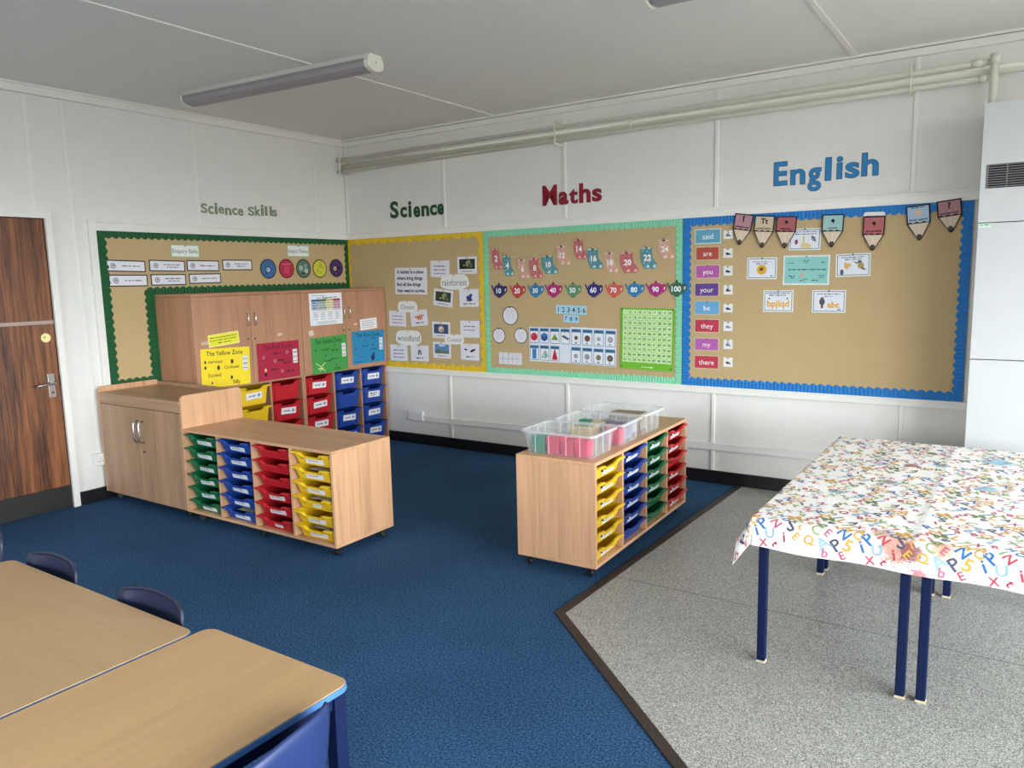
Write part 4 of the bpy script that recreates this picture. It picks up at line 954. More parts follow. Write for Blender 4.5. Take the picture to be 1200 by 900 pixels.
def tray_unit(lab, M, L_=1.364, D=.46, H0=.065, H1=.6146, cols=4, w=beech, runners=6, deep=False, name='tray_storage_unit', castors=True, top=True, back=True):
    """frame with its front along local x at y=0, depth towards +y"""
    t = thing(name, lab, 'storage unit', M); th = .018
    if top: b = MB(); b.box((0, 0, H1-th), (L_, D, H1), w['x']); b.build('top_panel', t, bevel=.0015)
    b = MB(); b.box((0, 0, H0), (L_, D, H0+th), w['x']); b.build('base_panel', t, bevel=.0015)
    if back: b = MB(); b.box((th, D-.006, H0+th), (L_-th, D-.001, H1-th), w['x']); b.build('back_panel', t)
    pitch = (L_-th)/cols
    for i in range(cols+1):
        x = i*pitch; b = MB(); z1 = H1-th if top else H1
        b.box((x, .001, H0+th), (x+th, D-.006 if 0 < i < cols else D, z1), w['z'])
        rp = (H1-th-H0-th)/runners
        for k in range(runners):
            zt = H0+th + rp*k + (.150 if deep else .072) - .0085
            for s_ in (-1, 1):
                if (s_ < 0 and i == 0) or (s_ > 0 and i == cols): continue
                rw = .008 if deep else .010; xa = x+th if s_ > 0 else x-rw
                b.box((xa, .02, zt-.008), (xa+rw, D-.03, zt+.0015), edgem)
        b.build('side_panel' if i in (0, cols) else 'divider', t, bevel=.001)
    if castors:
        for x in (.05, L_/2, L_-.05):
            for y in (.05, D-.05): castor(t, x, y)
    return t, pitch

def fill(M, cols_, unitdesc, pitch, H0, H1, rows, deep, kinds, group, papers=()):
    th = .018; rp = (H1-th-H0-th)/rows
    ordn = ['top', 'second from top', 'third from top', 'fourth from top', 'fifth from top', 'bottom']
    if rows == 4: ordn = ['top', 'second from top', 'third from top', 'bottom']
    for ci, cn in cols_:
        for k in range(rows):
            zi = rows-1-k; z_ = H0+th + rp*zi + .002
            Mt = M @ Matrix.Translation((ci*pitch + th + (pitch-th)/2 + rnd.uniform(-.001, .001), rnd.uniform(-.004, .006), z_))
            kd = kinds.get((ci, k), kinds.get('all'))
            place_tray(Mt, cn, deep, '%s tray, %s in the %s' % (cn, ordn[k], unitdesc[ci]), group, kd, .012, (ci*10+k+1) if (ci, k) in papers else None)

# low unit against the left wall: cupboard and tray part
ML = TL(1.0375, -2.5464, 0)
lo, pt = tray_unit('low beech tray unit on castors standing right beside the low two-door cupboard', ML)
fill(ML, [(0, 'green'), (1, 'blue'), (2, 'red'), (3, 'yellow')], {0: 'first column of the low unit by the cupboard', 1: 'second column of the low unit by the cupboard', 2: 'third column of the low unit by the cupboard', 3: 'last column of the low unit by the cupboard'}, pt, .065, .6146, 6, False,
     {'all': 's0', (2, 0): None, (2, 1): None, (2, 2): None, (2, 3): 's1', (2, 5): 'sm', (3, 3): 'sm', (3, 0): 's2', (1, 0): 's1'}, 'trays of the low unit', ((3, 1), (3, 3), (3, 5), (1, 5)))
# the cupboard beside it
cb = thing('low_cupboard', 'low two-door wooden cupboard with raised end panels, standing against the left wall', 'cupboard', TL(.0345, -2.5464, -.0158) @ Matrix.Scale(1.0103, 4))
CW = .99; w = beech_dark
def cbx(nm, a, c, m, par=cb, bev=.0015): b = MB(); b.box(a, c, m); return b.build(nm, par, bevel=bev)
gal = Matrix(((0, 0, 1, 0), (1, 0, 0, 0), (0, 1, 0, 0), (0, 0, 0, 1)))
def endp(nm, x, z0, m):
    b = MB(); prof = [(0, z0), (.455, z0), (.455, .808)] + [(.455-.03*(1-math.cos(R(a))), .808+.027*math.sin(R(a))) for a in (30, 60, 90)] + [(.03*(1-math.cos(R(a))), .808+.027*math.sin(R(a))) for a in (90, 60, 30)] + [(0, .808)]
    b.prism(prof, x, x+.018, m, gal); return b.build(nm, cb, bevel=.0015)
endp('end_panel', 0, .08, beech['z']); endp('end_panel', CW-.016, .08, beech['z'])
cbx('base_panel', (.018, .02, .08), (CW-.018, .45, .098), w['x']); cbx('top_panel', (.018, -.004, .775), (CW-.016, .44, .797), w['x'])
cbx('back_panel', (.018, .437, .098), (CW-.018, .455, .822), w['x']); cbx('fascia', (.018, .0, .722), (CW-.018, .018, .774), w['x'])
for i, (x0, x1) in enumerate(((.020, .5035), (.5065, CW-.018))):
    d = cbx('door', (x0, -.002, .084), (x1, .016, .719), w['z'])
    hx = .5035-.018 if i == 0 else .5065+.04
    b = MB(); b.tube([(hx, -.002, .49), (hx, -.026, .492), (hx, -.034, .505), (hx, -.036, .56), (hx, -.034, .618), (hx, -.026, .632), (hx, -.002, .634)], .0065, chrome, 10); b.build('handle', d, smooth=True)
    if i == 1: b = MB(); b.lathe([(.008, 0), (.008, .003)], mat('lock_dark', (70, 66, 62), .4, .8), 14, Matrix.Translation((.535, -.002, .425)) @ Matrix.Rotation(R(90), 4, 'X')); b.build('lock', d)
for x in (.05, CW-.08):
    for y in (.06, .40): castor(cb, x, y, .0156, .80)

# tall units against the left wall: tray part below, two-door cupboard above
MT = [Matrix(((0, -1, 0, .46), (1, 0, 0, y), (0, 0, 1, 0), (0, 0, 0, 1))) for y in (-2.045, -1.037)]
TW = 1.005
for ui, M in enumerate(MT):
    nm = ['nearer', 'farther'][ui]
    t, pt = tray_unit(['tall wooden cupboard carrying the yellow and red zone posters on its doors', 'tall wooden cupboard in the corner carrying the green and blue zone posters'][ui], M, TW, .43, .04, .757, 3, beech_tall, 4, True, 'tall_cupboard', False, True, True)
    w = beech_tall
    def tb(nm, a, c, m, bev=.0015, par=t): b = MB(); b.box(a, c, m); return b.build(nm, par, bevel=bev)
    tb('plinth', (.01, .03, .0), (TW-.01, .42, .04), blackm)
    tb('carcass', (0, .001, .757), (TW, .43, 1.440), w['z']); tb('crown_panel', (-.001, -.018, 1.441), (TW+.001, .43, 1.462), w['x'])
    mid = .498
    for i, (x0, x1) in enumerate(((.001, mid-.0015), (mid+.0015, TW-.001))):
        d = tb('door', (x0, -.018, .759), (x1, -.001, 1.439), w['z'], .002)
        hx = mid-.032 if i == 0 else mid+.034; sh = .004
        b = MB(); b.tube([(hx, -.018, 1.206), (hx, -.036, 1.208), (hx, -.043, 1.22), (hx, -.043, 1.288), (hx, -.036, 1.298), (hx, -.018, 1.30)], .0042, chrome, 10); b.build('handle', d, smooth=True)
        b = MB(); b.lathe([(.007, 0), (.007, .002)], MATS['lock_dark'], 12, Matrix.Translation((hx, -.018, 1.10)) @ Matrix.Rotation(R(90), 4, 'X')); b.build('lock', d)
    colsU = [[(0, 'yellow'), (1, 'yellow'), (2, 'red')], [(0, 'red'), (1, 'blue'), (2, 'blue')]][ui]
    if ui == 0: kinds = {'all': 'd1', (1, 1): None, (2, 0): None}
    else: kinds = {'all': 'd1', (1, 1): None, (2, 1): 'd2'}
    fill(M, colsU, {0: 'first column under the %s tall cupboard' % nm, 1: 'middle column under the %s tall cupboard' % nm, 2: 'last column under the %s tall cupboard' % nm}, pt, .04, .757, 4, True, kinds, 'deep trays under the tall cupboards')

# posters on the cupboard doors
PX = .46 + .0185
def zone(k, col, title, lab, words, seed, ink=(40, 40, 44)):
    M = frame(PX, T['z_'+k][0], T['z_'+k][1], .0005, T['z_'+k][4]); w, h = T['z_'+k][2:4]; s = Sheet(.0008).base(w, h, col)
    s.text(title, -w*.02, h*.38, h*.12, ink, .01, wmax=w*.74)
    for t_, x, y, hh in words: s.text(t_, x*w, y*h, hh*h*1.25, ink, .004)
    r = random.Random(seed)
    s.rect(w*.34, -h*.12, w*.45, h*.26, (216, 216, 214)); 
    for q in range(3): s.marks(w*.355, w*.435, h*(.18-.12*q), h*.03, (110, 112, 116), seed+q)
    s.ring(w*.395, h*.04, w*.03, .002, (120, 120, 120), 8)
    return s, M, w, h
s, M, w, h = zone('yellow', (240, 212, 46), 'The Yellow Zone', '', [('nervous', -.22, .17, .075), ('Confused', .11, 0, .068), ('Excited', -.24, -.18, .075), ('Silly', .2, -.4, .085)], 1)
for x, y, rr_ in ((-.42, .16, .02), (-.42, .02, .022), (.12, .14, .03), (-.16, .0, .03), (.1, -.28, .025), (-.3, -.38, .016)): s.disc(x*w, y*h, rr_*w, (60, 66, 50), rr_*w*1.5, 7)
s.build('zone_poster', M, 'yellow handwritten poster titled The Yellow Zone on the cupboard door', 'poster', 'zone posters')
s, M, w, h = zone('red', (166, 36, 62), 'The Red Zone', '', [], 2, (92, 20, 36))
for x, y in ((-.36, .12), (-.1, .0), (.2, .2), (.06, -.3)): s.ring(x*w, y*h, .03*w, .003, (214, 176, 186), 10); s.disc(x*w, y*h, .014*w, (120, 60, 80), n=8)
for q, (x, y) in enumerate(((-.05, .2), (.06, .0), (.18, -.08), (.26, -.32), (-.12, -.22))): s.marks((x-.09)*w, (x+.09)*w, y*h, h*.06, (110, 24, 44), q+5)
s.disc(-.33*w, -.34*h, .03*w, (30, 26, 30), .05*h, 8); s.disc(-.33*w, -.22*h, .026*w, (236, 190, 160), .05*h, 8)
s.build('zone_poster', M, 'crimson handwritten poster titled The Red Zone on the cupboard door', 'poster', 'zone posters')
s, M, w, h = zone('green', (66, 146, 70), 'The Green Zone', '', [], 3, (24, 66, 34))
for x, y in ((-.38, .16), (.14, .26), (-.12, -.02), (.16, -.3)): s.disc(x*w, y*h, .022*w, (22, 70, 50), .05*h, 8); s.ring(x*w, y*h, .03*w, .002, (130, 190, 130), 10)
for q, (x, y) in enumerate(((-.12, .14), (.14, .1), (-.08, -.18), (.12, -.14), (.18, -.42))): s.marks((x-.1)*w, (x+.1)*w, y*h, h*.04, (26, 84, 40), q+9)
for a in ((-.4, -.2, -.26, -.32), (-.14, -.2, -.26, -.32), (-.26, -.32, -.3, -.44), (-.28, -.36, -.16, -.44), (-.36, -.36, -.2, -.36)):
    x0, y0, x1, y1 = a[0]*w, a[1]*h, a[2]*w, a[3]*h; nn = Vector((-(y1-y0), x1-x0)).normalized()*.003; s.poly([(x0-nn.x, y0-nn.y), (x1-nn.x, y1-nn.y), (x1+nn.x, y1+nn.y), (x0+nn.x, y0+nn.y)], (220, 224, 150))
s.build('zone_poster', M, 'green handwritten poster titled The Green Zone on the cupboard door', 'poster', 'zone posters')
s, M, w, h = zone('blue', (40, 130, 172), 'The Blue Zone', '', [], 4, (16, 66, 96))
for x, y in ((-.14, .2), (.14, .06), (-.4, -.04), (-.26, -.28)): s.disc(x*w, y*h, .022*w, (24, 60, 100), .045*h, 8); s.ring(x*w, y*h, .034*w, .002, (120, 180, 206), 10)
for q, (x, y) in enumerate(((.16, .26), (-.12, .04), (.14, -.08), (-.28, -.44))): s.marks((x-.1)*w, (x+.1)*w, y*h, h*.04, (20, 84, 116), q+9)
s.disc(.12*w, -.34*h, .06*w, (34, 44, 84), .1*h, 10); s.disc(.16*w, -.24*h, .03*w, (40, 52, 96), .06*h, 8)
s.build('zone_poster', M, 'blue handwritten poster titled The Blue Zone on the cupboard door', 'poster', 'zone posters')
def onz(k): return frame(PX, T['z_'+k][0], T['z_'+k][1], .0004, T['z_'+k][4]), T['z_'+k][2], T['z_'+k][3]
M, w, h = onz('note'); s = Sheet(.0008).base(w, h, (240, 236, 150)); s.rect(-w/2+.006, -h/2+.006, w/2-.006, h/2-.006, (226, 220, 60))
for q in range(3): s.marks(-w*(.44 if q < 2 else .2), w*(.42 if q < 2 else .24), h*(.22-.22*q), h*.08, (96, 92, 40), q)
s.build('yellow_note', M, 'narrow tilted yellow note above the yellow zone poster', 'note')
M, w, h = onz('table'); w *= .98; s = Sheet(.0008).base(w, h, (228, 229, 232)); s.marks(-w*.4, 0, h*.43, h*.02, (120, 120, 130), 3); s.text('Zones', -w*.02, h*.36, h*.075, (40, 40, 46), .02)
s.marks(-w*.28, -w*.14, h*.35, h*.03, (90, 90, 100), 1); s.marks(w*.1, w*.36, h*.36, h*.03, (110, 110, 120), 2)
for q, c in enumerate(((48, 84, 130), (52, 96, 70), (206, 180, 60), (156, 34, 66))):
    x0 = -w*.44 + q*w*.22; s.rect(x0, h*.25, x0+w*.22, h*.31, c); s.rect(x0, -h*.04, x0+w*.22, h*.25, tuple(min(255, int(v*.25+170)) for v in c))
    for r_ in range(3): s.marks(x0+w*.02, x0+w*.2, h*(.2-.08*r_), h*.04, tuple(int(v*.6+60) for v in c), q*3+r_)
    s.rect(x0+w*.215, -h*.04, x0+w*.22, h*.25, (50, 60, 80))
    for r_ in range(4): s.marks(x0+w*.04, x0+w*.18, h*(-.1-.07*r_), h*.02, (130, 130, 140), q+r_*5)
    s.ring(x0+w*.11, -h*.18, w*.04, .002, (120, 120, 130), 10)
for q in range(2): s.marks(-w*.3, w*.3, h*(-.4-.05*q), h*.018, (120, 120, 130), q+40)
s.build('zones_chart', M, 'white printed chart with a blue, green, yellow and red header row on the cupboard door', 'chart')
M, w, h = onz('white'); s = Sheet(.0008).base(w, h, (226, 224, 224))
for q in range(4): s.marks(-w*.4, w*(.4-.1*(q % 2)), h*(.3-.2*q), h*.06, (110, 110, 120), q+60)
s.build('white_note', M, 'small white note with four lines of writing above the blue zone poster', 'note')
b = MB()
for i, (yy, zz, ww, hh, lb) in enumerate(((-1.955, 1.10, .07, .024, 'scrap of clear tape left of the yellow note'), (-1.275, 1.115, .045, .02, 'scrap of clear tape above the red zone poster'), (-.945, 1.10, .05, .045, 'pale lump of sticky putty below the printed chart'), (-.425, 1.145, .04, .018, 'pink scrap of tape beside the small white note'))):
    s = Sheet(.0006).base(ww, hh, [(206, 176, 156), (214, 190, 172), (206, 200, 176), (222, 184, 170)][i], .006); s.build('tape_scrap', frame(PX, yy, zz, .0004, [4, 8, 12, 5][i]), lb, 'tape')

# island tray unit
MI = TL(3.309, -2.1018, 0, R(1.79))
# its open front faces +x: turn the unit frame so that local x runs along the island, depth towards -x of the room
MIu = MI @ Matrix(((0, -1, 0, .461), (1, 0, 0, 0), (0, 0, 1, 0), (0, 0, 0, 1)))
isl, pt = tray_unit('free-standing beech tray unit on castors carrying three clear tubs on its top', MIu, 1.330, .461)
fill(MIu, [(0, 'yellow'), (1, 'blue'), (2, 'green'), (3, 'red')], {0: 'nearest column of the free-standing unit', 1: 'second column of the free-standing unit', 2: 'third column of the free-standing unit', 3: 'farthest column of the free-standing unit'}, pt, .065, .6146, 6, False,
     {'all': 's2', (1, 5): None, (2, 4): None, (2, 5): None, (3, 2): None}, 'trays of the free-standing unit')
# clear tubs and the pots in them
def tub(lab, M, W=.40, D=.285, Ht=.125):
    b = MB(); cl = plastic_clear('clear_tub_plastic', (232, 234, 236), .10, k=.22)
    lv = [(0, .92), (Ht*.5, .96), (Ht, 1.)]; pts = []
    for z_, k in lv: pts.append([(x, y, z_) for x, y in rrect(-W/2*k, -D/2*k, W/2*k, D/2*k, .022, 4)])
    n_ = len(pts[0]); vs = sum(pts, []); fs = [tuple(range(n_))]
    for j in range(2):
        for i in range(n_): fs.append((j*n_+i, j*n_+(i+1) % n_, (j+1)*n_+(i+1) % n_, (j+1)*n_+i))
    b.add(vs, fs, cl)
    MATR = plastic_clear('clear_tub_rim', (238, 240, 242), .25, k=.3)
    for s_ in (-1, 1):
        for x in (-.13, -.05, .05, .13): b.box((x-.0015, s_*D/2*.962-.002, .01), (x+.0015, s_*D/2*.962+.002, Ht-.006), MATR)
        for y in (-.08, 0, .08): b.box((s_*W/2*.965-.002, y-.0015, .01), (s_*W/2*.965+.002, y+.0015, Ht-.006), MATR)
    o = tag(b.build('clear_tub', None, M), lab, 'tub', 'clear tubs on the free-standing unit')
    b = MB(); r0 = rrect(-W/2, -D/2, W/2, D/2, .022, 4); r1 = rrect(-W/2-.014, -D/2-.014, W/2+.014, D/2+.014, .03, 4)
    vs = [(x, y, Ht) for x, y in r0] + [(x, y, Ht+.001) for x, y in r1] + [(x, y, Ht-.012) for x, y in r1]
    fs = [(i, (i+1) % n_, n_+(i+1) % n_, n_+i) for i in range(n_)] + [(n_+i, n_+(i+1) % n_, 2*n_+(i+1) % n_, 2*n_+i) for i in range(n_)]
    b.add(vs, fs, plastic_clear('clear_tub_rim', (238, 240, 242), .25, k=.3)); rim = b.build('rim', o)
    return o
def pot(lab, M, col, W=.078, D=.082, Ht=.085, cc=.62):
    b = MB(); k0 = .86; m = plastic_clear('pot_%02x%02x%02x' % col, col, cc, .4)
    a = rrect(-W/2*k0, -D/2*k0, W/2*k0, D/2*k0, .006, 3); c = rrect(-W/2, -D/2, W/2, D/2, .006, 3); n_ = len(a)
    b.add([(x, y, 0) for x, y in a] + [(x, y, Ht) for x, y in c], [tuple(range(n_))] + [(i, (i+1) % n_, n_+(i+1) % n_, n_+i) for i in range(n_)], m)
    o = tag(b.build('plastic_pot', None, M), lab, 'pot', 'small pots in the clear tubs')
    return o
tubs = [(.224, .180, 0, 'nearest clear plastic tub, holding green and pink pots'), (.232, .512, 1.5, 'middle clear plastic tub, holding yellow and pink things'), (.228, .845, -1, 'farthest clear plastic tub, holding grey and brown card')]
ZI = .6151
for x, y, a, lb in tubs: tub(lb, MI @ TL(x, y, ZI, R(a)))
GN, PK, YW = (40, 150, 118), (232, 70, 110), (220, 206, 130)
for i, (dx, c, lb) in enumerate(((-.127, GN, 'green plastic pot at the left end of the nearest clear tub'), (-.04, PK, 'pink plastic pot next to the green pot in the nearest tub'), (.042, PK, 'pink plastic pot, middle of the three pink ones in the nearest tub'), (.125, PK, 'pink plastic pot at the right end of the nearest clear tub'))):
    pot(lb, MI @ TL(.222+dx, .178-.072, ZI+.003, R(rnd.uniform(-3, 3))), c)
def card(name, lab, x, y, z_, w, d, h, col, rz=0, rx=0, cat='card stack', grp=None):
    b = MB(); n_ = max(1, int(h/.012))
    for i in range(n_): o_ = rnd.uniform(-.002, .002); b.box((-w/2+o_, -d/2+o_, i*h/n_), (w/2+o_, d/2+o_, (i+.92)*h/n_), C(col))
    return tag(b.build(name, None, MI @ TL(x, y, z_, R(rz)) @ Matrix.Rotation(R(rx), 4, 'X')), lab, cat, grp)
card('card_stack', 'pale cream cards lying in the middle clear tub', .16, .52, ZI+.003, .13, .2, .08, (224, 206, 150), 3)
card('card_stack', 'grey violet card stack in the middle clear tub', .32, .58, ZI+.003, .12, .1, .085, (132, 126, 150), -4)
pot('pink plastic pot at the right front of the middle clear tub', MI @ TL(.36, .455, ZI+.003, R(2)), PK, .09, .07, .088)
pot('small green pot lying on the cream cards in the middle tub', MI @ TL(.175, .47, ZI+.085, R(12)), (30, 120, 84), .07, .06, .03, .8)
card('card_stack', 'brown card stack in the farthest clear tub', .25, .888, ZI+.003, .2, .12, .095, (160, 146, 124), 2)
card('card_stack', 'grey card stack in the farthest clear tub, in front of the brown one', .26, .772, ZI+.003, .16, .06, .07, (178, 176, 178), -3)

# ------------------------------------------------------------------ tables
navy = mat('navy_table_paint', (8, 24, 62), .55, spec=.2); lblue = mat('pale_blue_table_edge', (72, 120, 182), .4)
tabletop = wood('scuffed_beech_tabletop', (200, 163, 118), 'y', .06, .36, 60.)
tabletop_x = wood('scuffed_beech_tabletop_x', (190, 156, 114), 'x', .05, .36, 60.)
def table(lab, M, W, D, Hh, topm, edge, legm, legw=.032, group=None, ins=.012, foot=(206, 190, 160)):
    t = thing('classroom_table', lab, 'table', M, group)
    b = MB(); b.prism(rrect(-W/2, -D/2, W/2, D/2, .035, 6), Hh-.017, Hh-.0025, edge); b.prism(rrect(-W/2+.0025, -D/2+.0025, W/2-.0025, D/2-.0025, .033, 6), Hh-.0025, Hh, topm); b.build('table_top', t, bevel=.0012)
    b = MB(); a = ins+legw/2
    for s_ in (-1, 1):
        b.box((-W/2+a, s_*(D/2-a)-.01, Hh-.058), (W/2-a, s_*(D/2-a)+.01, Hh-.0175), legm); b.box((s_*(W/2-a)-.01, -D/2+a, Hh-.058), (s_*(W/2-a)+.01, D/2-a, Hh-.0175), legm)
    b.build('frame', t, bevel=.002)
    for sx in (-1, 1):
        for sy in (-1, 1):
            cx, cy = sx*(W/2-a), sy*(D/2-a)
            b = MB(); b.box((cx-legw/2, cy-legw/2, .008), (cx+legw/2, cy+legw/2, Hh-.0178), legm); l = b.build('leg', t, bevel=.004)
            b = MB(); b.box((cx-legw/2-.001, cy-legw/2-.001, 0), (cx+legw/2+.001, cy+legw/2+.001, .009), C(foot)); b.build('foot', l, bevel=.001)
    return t
HT = .60
table('bare wooden table with pale blue edge, farther one, two blue chairs behind it', TL(3.137, -4.492, .0005), 1.062, .55, HT, tabletop_x, lblue, navy, .036, 'bare wooden tables')
table('bare wooden table with pale blue edge, nearer one, blue chair at its end', TL(3.948, -4.722, .0005), .548, 1.09, HT, tabletop, lblue, navy, .036, 'bare wooden tables')
VZ = .0022
table('table under the printed cloth, its left legs showing at the left end', TL(4.945, -1.935, VZ), .55, 1.10, HT-.004, tabletop, navy, navy, .032, 'tables under the printed cloth')
table('table under the printed cloth, right of the seam between the two front tables', TL(5.505, -1.93, VZ), .55, 1.10, HT-.004, tabletop, navy, navy, .032, 'tables under the printed cloth')
table('table under the printed cloth, set across behind the two front ones', TL(5.225, -1.096, VZ), 1.10, .55, HT-.004, tabletop_x, navy, navy, .032, 'tables under the printed cloth')

# printed cloth
CX0, CX1, CY0, CY1, CZ = 4.664, 5.786, -2.492, -.812, HT+.0002
OV = .115
def clothpos(u, v):
    """flat cloth coordinates to where the cloth lies"""
    dx = max(0, CX0-u, u-CX1); dy = max(0, CY0-v, v-CY1)
    sx = -1 if u < CX0 else 1; sy = -1 if v < CY0 else 1
    s_ = math.hypot(dx, dy)
    kc = 1 + .3*min(dx, dy)/OV; s0_ = s_; s_ *= kc
    x = min(max(u, CX0), CX1); y = min(max(v, CY0), CY1); z_ = CZ
    if s_ > 0:
        rr_ = .012; a = min(s_/rr_, R(66)); down = rr_*(1-math.cos(a)); out = rr_*math.sin(a)
        if s_ > rr_*R(66): e = s_-rr_*R(66); down += e*math.sin(R(66)); out += e*math.cos(R(66))
        wob = .010*math.sin(u*17+.6)*s_/OV*(1 if dy > 0 else 0) + .010*math.sin(v*15)*s_/OV*(1 if dx > 0 else 0)
        out += wob; x += sx*out*dx/s0_; y += sy*out*dy/s0_; z_ -= down
    else:   # shallow creases and the joint between the tables
        z_ += .0015*(1+math.sin(u*9+1.5*math.sin(v*7)))*.5*min(1, min(u-CX0, CX1-u, v-CY0, CY1-v)/.06) + .003*math.exp(-((u-5.225)/.02)**2)*min(1, min(v-CY0, CY1-v)/.06)
    return Vector((x, y, z_))
STAINS = [(5.17, -2.515, .575, .085, (196, 120, 90)), (5.21, -2.52, .565, .05, (124, 50, 56)), (5.24, -2.56, .50, .04, (196, 60, 80)), (5.30, -2.50, .59, .05, (214, 150, 110)), (5.12, -2.46, .6, .06, (222, 170, 150)),
          (5.03, -1.72, .6, .05, (110, 96, 96)), (5.08, -1.36, .6, .045, (110, 90, 84)), (5.42, -1.1, .6, .09, (120, 190, 220)), (5.40, -1.65, .6, .06, (140, 200, 226)), (4.86, -1.98, .6, .04, (110, 190, 200)), (5.14, -1.05, .6, .04, (90, 80, 80)), (5.2, -1.3, .6, .05, (130, 190, 220))]
b = MB(); NU, NV = 120, 170; u0, u1, v0, v1 = CX0-OV, CX1+OV, CY0-OV, CY1+OV
cm = cloth_mat(); vs = []; fs = []
us = [u0 + (u1-u0)*i/NU for i in range(NU+1)]; vvs = [v0 + (v1-v0)*j/NV for j in range(NV+1)]
for v in vvs:
    for u in us: vs.append(clothpos(u, v))
for j in range(NV):
    for i in range(NU): a = j*(NU+1)+i; fs.append((a, a+1, a+NU+2, a+NU+1))
b.add(vs, fs, cm)
pal = [C(c, .4) for c in ((56, 108, 170), (178, 50, 78), (222, 170, 70), (150, 168, 104), (84, 84, 104), (190, 70, 90), (216, 160, 70), (190, 96, 120), (150, 180, 200), (120, 140, 90))]
import bmesh
def letter_geo(ch, bold):
    vs_, fs_, bb = glyphs(ch, bold, 0, 2)
    bm = bmesh.new(); V_ = [bm.verts.new(v) for v in vs_]
    for f in fs_:
        try: bm.faces.new([V_[i] for i in f])
        except ValueError: pass
    bmesh.ops.remove_doubles(bm, verts=bm.verts, dist=1e-4)
    bmesh.ops.subdivide_edges(bm, edges=[e for e in bm.edges if e.calc_length() > .3], cuts=2, use_grid_fill=False)
    bmesh.ops.triangulate(bm, faces=bm.faces)
    bm.verts.index_update(); r_ = ([tuple(v.co) for v in bm.verts], [tuple(v.index for v in f.verts) for f in bm.faces], bb); bm.free(); return r_
chars = 'ACQW6983rPiH7JUELMbdegkt5HXSR2NO'
geo = {c: letter_geo(c, .02) for c in set(chars)}
rl = random.Random(21); tile = []; TWX, TWY = .37, .31; nx_, ny_ = 8, 8
for j in range(ny_):
    for i in range(nx_):
        tile.append(((i+.5+rl.uniform(-.18, .18)+(.5 if j % 2 else 0))*TWX/nx_, (j+.5+rl.uniform(-.15, .15))*TWY/ny_, rl.choice(chars), rl.uniform(-50, 50), rl.choice([.030, .034, .040, .046]), rl.randrange(len(pal))))
tu = -1
for a in range(-1, int((u1-u0)/TWX)+2):
    for c in range(-1, int((v1-v0)/TWY)+2):
        for (lx, ly, ch, rot, sz, ci) in tile:
            cu, cv = u0 + a*TWX + lx + (.1 if c % 2 else 0), v0 + c*TWY + ly
            if not (u0+.5*sz < cu < u1-.5*sz and v0+.55*sz < cv < v1-.5*sz): continue
            if cv > -2.4 and rl.random() < .3: continue
            G, F, bb = geo[ch]; k = sz/.72; ca, sa = math.cos(R(rot)), math.sin(R(rot)); mx_, my_ = (bb[0]+bb[1])/2, (bb[2]+bb[3])/2
            out_ = []
            for g in G:
                gx_, gy_ = (g[0]-mx_)*k, (g[1]-my_)*k
                uu, vv = cu + gx_*ca - gy_*sa, cv + gx_*sa + gy_*ca
                p = clothpos(uu, vv); dv = max(0, CY0-vv, vv-CY1); du = max(0, CX0-uu, uu-CX1)
                n_ = Vector((0, 0, 1))
                if du or dv: q = math.hypot(du, dv); n_ = Vector(((-1 if uu < CX0 else 1)*du/q*.9, (-1 if vv < CY0 else 1)*dv/q*.9, .42))
                out_.append(p + n_*.0011)
            b.add(out_, F, pal[ci])
cl = b.build('tablecloth'); tag(cl, 'white wipe-clean cloth printed with coloured letters and numbers, stained with paint, spread over the tables', 'tablecloth')
q = cl.modifiers.new('t', 'SOLIDIFY'); q.thickness = .0005; q.offset = -1; cl.modifiers.remove(q)

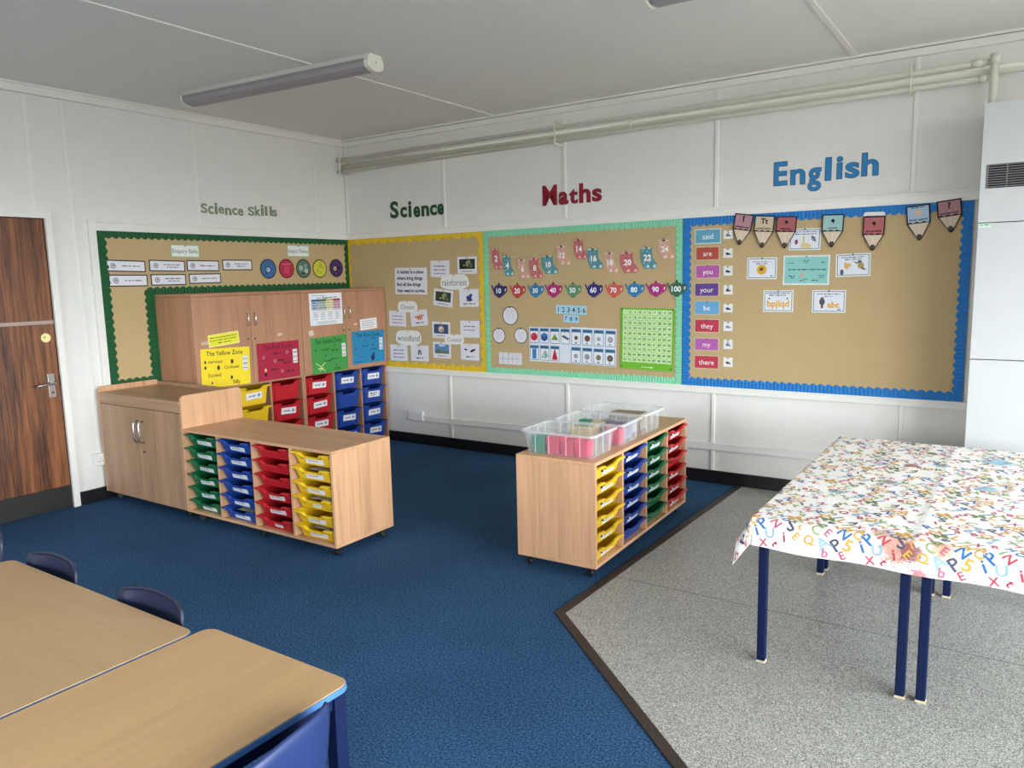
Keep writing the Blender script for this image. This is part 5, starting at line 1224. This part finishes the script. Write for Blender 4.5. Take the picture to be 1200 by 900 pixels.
# ------------------------------------------------------------------ chairs
chairm = mat('blue_chair_shell_shaded', (36, 43, 68), .42); chair2m = mat('blue_chair_shell_lit', (34, 52, 100), .42); steel = mat('grey_chair_frame', (120, 122, 128), .35, .8)  # shaded and lit copies of one chair blue, window light put into the colour
def chair(lab, M, shell, sh=.37, bh=.642, W=.325):
    """faces local -y... the backrest stands at local y=0, the seat reaches towards -y"""
    t = thing('school_chair', lab, 'chair', M, 'blue school chairs')
    def shell_mesh(rows):
        b = MB(); N_ = 14; vs = []; fs = []
        for (y, z_, hw_, curl, dz) in rows:
            for i in range(N_+1):
                q = i/N_*2-1; vs.append((q*hw_, y - curl*abs(q)**3, z_ + dz*(q*q)))
        for j in range(len(rows)-1):
            for i in range(N_): a = j*(N_+1)+i; fs.append((a, a+1, a+N_+2, a+N_+1))
        b.add(vs, fs, shell); return b
    hw_ = W/2
    back = [(-.035, sh+.02, hw_*.90, .03, .0), (-.022, sh+.05, hw_*.95, .035, 0), (-.014, sh+.10, hw_*.99, .036, 0), (-.006, sh+.15, hw_, .036, 0), (.0, bh-.06, hw_, .034, 0), (.002, bh-.03, hw_, .034, -.004), (.003, bh-.014, hw_*.985, .032, -.008), (.002, bh-.003, hw_*.95, .028, -.012), (-.002, bh+.001, hw_*.90, .024, -.014)]
    o = shell_mesh(back).build('backrest', t, smooth=True, solid=.007)
    seat = [(-.036, sh+.03, hw_*.88, .0, .006), (-.05, sh+.008, hw_*.93, 0, .006), (-.09, sh-.004, hw_*.97, 0, .012), (-.2, sh-.008, hw_, 0, .014), (-.3, sh, hw_*.98, 0, .006), (-.335, sh-.004, hw_*.94, 0, -.004), (-.35, sh-.02, hw_*.88, 0, -.006)]
    shell_mesh(seat).build('seat', t, smooth=True, solid=.007)
    for sx in (-1, 1):
        for front in (0, 1):
            b = MB(); xs = sx*(hw_-.035)
            if front: b.tube([(xs*.9, -.20, sh-.022), (xs, -.29, sh-.03), (xs*1.08, -.33, .008)], .0095, steel, 10)
            else: b.tube([(xs*.9, -.16, sh-.022), (xs, -.07, sh-.03), (xs*1.08, .02, .008)], .0095, steel, 10)
            l = b.build('leg', t, smooth=True); e = (xs*1.08, -.33 if front else .02)
            b = MB(); b.lathe([(.013, 0), (.013, .014), (.010, .018)], dark_plastic, 10, Matrix.Translation((e[0], e[1], 0))); b.build('foot', l)
    return t
chair('blue plastic chair tucked behind the bare tables, nearest the corner where they meet', TL(3.422, -4.175, 0), chairm)
chair('blue plastic chair tucked behind the farther bare table, near its far corner', TL(2.845, -4.175, 0), chairm)
chair('blue plastic chair at the very left edge, mostly outside the view', TL(2.292, -4.16, 0), chairm)
chair('blue plastic chair coloured as window-lit, from behind at the end of the nearer bare table', TL(4.328, -4.458, 0, R(-81)), chair2m)

# ------------------------------------------------------------------ light
wd = bpy.data.worlds.new('sky'); SC.world = wd; wd.use_nodes = True; nt = wd.node_tree; bg = nt.nodes['Background']
tc = nt.nodes.new('ShaderNodeTexCoord'); sp = nt.nodes.new('ShaderNodeSeparateXYZ'); nt.links.new(tc.outputs['Generated'], sp.inputs[0])
mr = nt.nodes.new('ShaderNodeMapRange'); mr.inputs[1].default_value = -.06; mr.inputs[2].default_value = .06; nt.links.new(sp.outputs['Z'], mr.inputs[0])
mx = nt.nodes.new('ShaderNodeMix'); mx.data_type = 'RGBA'; mx.inputs[6].default_value = (.16, .16, .15, 1); mx.inputs[7].default_value = (.90, .96, 1.0, 1)
nt.links.new(mr.outputs[0], mx.inputs[0]); nt.links.new(mx.outputs[2], bg.inputs[0]); bg.inputs[1].default_value = 10.3
def portal(x, y, z_, rot, sx, sy):
    l = bpy.data.lights.new('window_portal', 'AREA'); l.shape = 'RECTANGLE'; l.size = sx; l.size_y = sy; l.cycles.is_portal = True
    o = bpy.data.objects.new('window_portal', l); COL.objects.link(o); o.location = (x, y, z_); o.rotation_euler = rot
for w0, w1 in WR: portal(ROOM_X+.13, (w0+w1)/2, 1.575, (0, R(90), 0), 2.05, w1-w0)
for w0, w1 in WF: portal((w0+w1)/2, ROOM_Y-.13, 1.65, (R(90), 0, 0), w1-w0, 1.5)

# ------------------------------------------------------------------ camera
cd = bpy.data.cameras.new('camera'); cam = bpy.data.objects.new('camera', cd); COL.objects.link(cam); SC.camera = cam
cd.sensor_width = 36; cd.lens = 36*894.3255/1200; cd.clip_start = .02
yw, pt_, rl_ = 0.59311, -0.13937, -0.02248
fwd = Vector((-math.sin(yw)*math.cos(pt_), math.cos(yw)*math.cos(pt_), math.sin(pt_)))
rt = Vector((math.cos(yw), math.sin(yw), 0)); up = rt.cross(fwd)
r2 = rt*math.cos(rl_)+up*math.sin(rl_); u2 = -rt*math.sin(rl_)+up*math.cos(rl_)
cam.matrix_world = Matrix(((r2.x, u2.x, -fwd.x, 5.4882), (r2.y, u2.y, -fwd.y, -5.3560), (r2.z, u2.z, -fwd.z, 1.5340), (0, 0, 0, 1)))
SC.view_settings.view_transform = 'Standard'; SC.view_settings.look = 'None'; SC.view_settings.gamma = 1; SC.view_settings.use_curve_mapping = False
SC.view_settings.exposure = 1.36
SC.cycles.use_denoising = True
SC.cycles.max_bounces = 8; SC.cycles.diffuse_bounces = 6; SC.cycles.transparent_max_bounces = 16
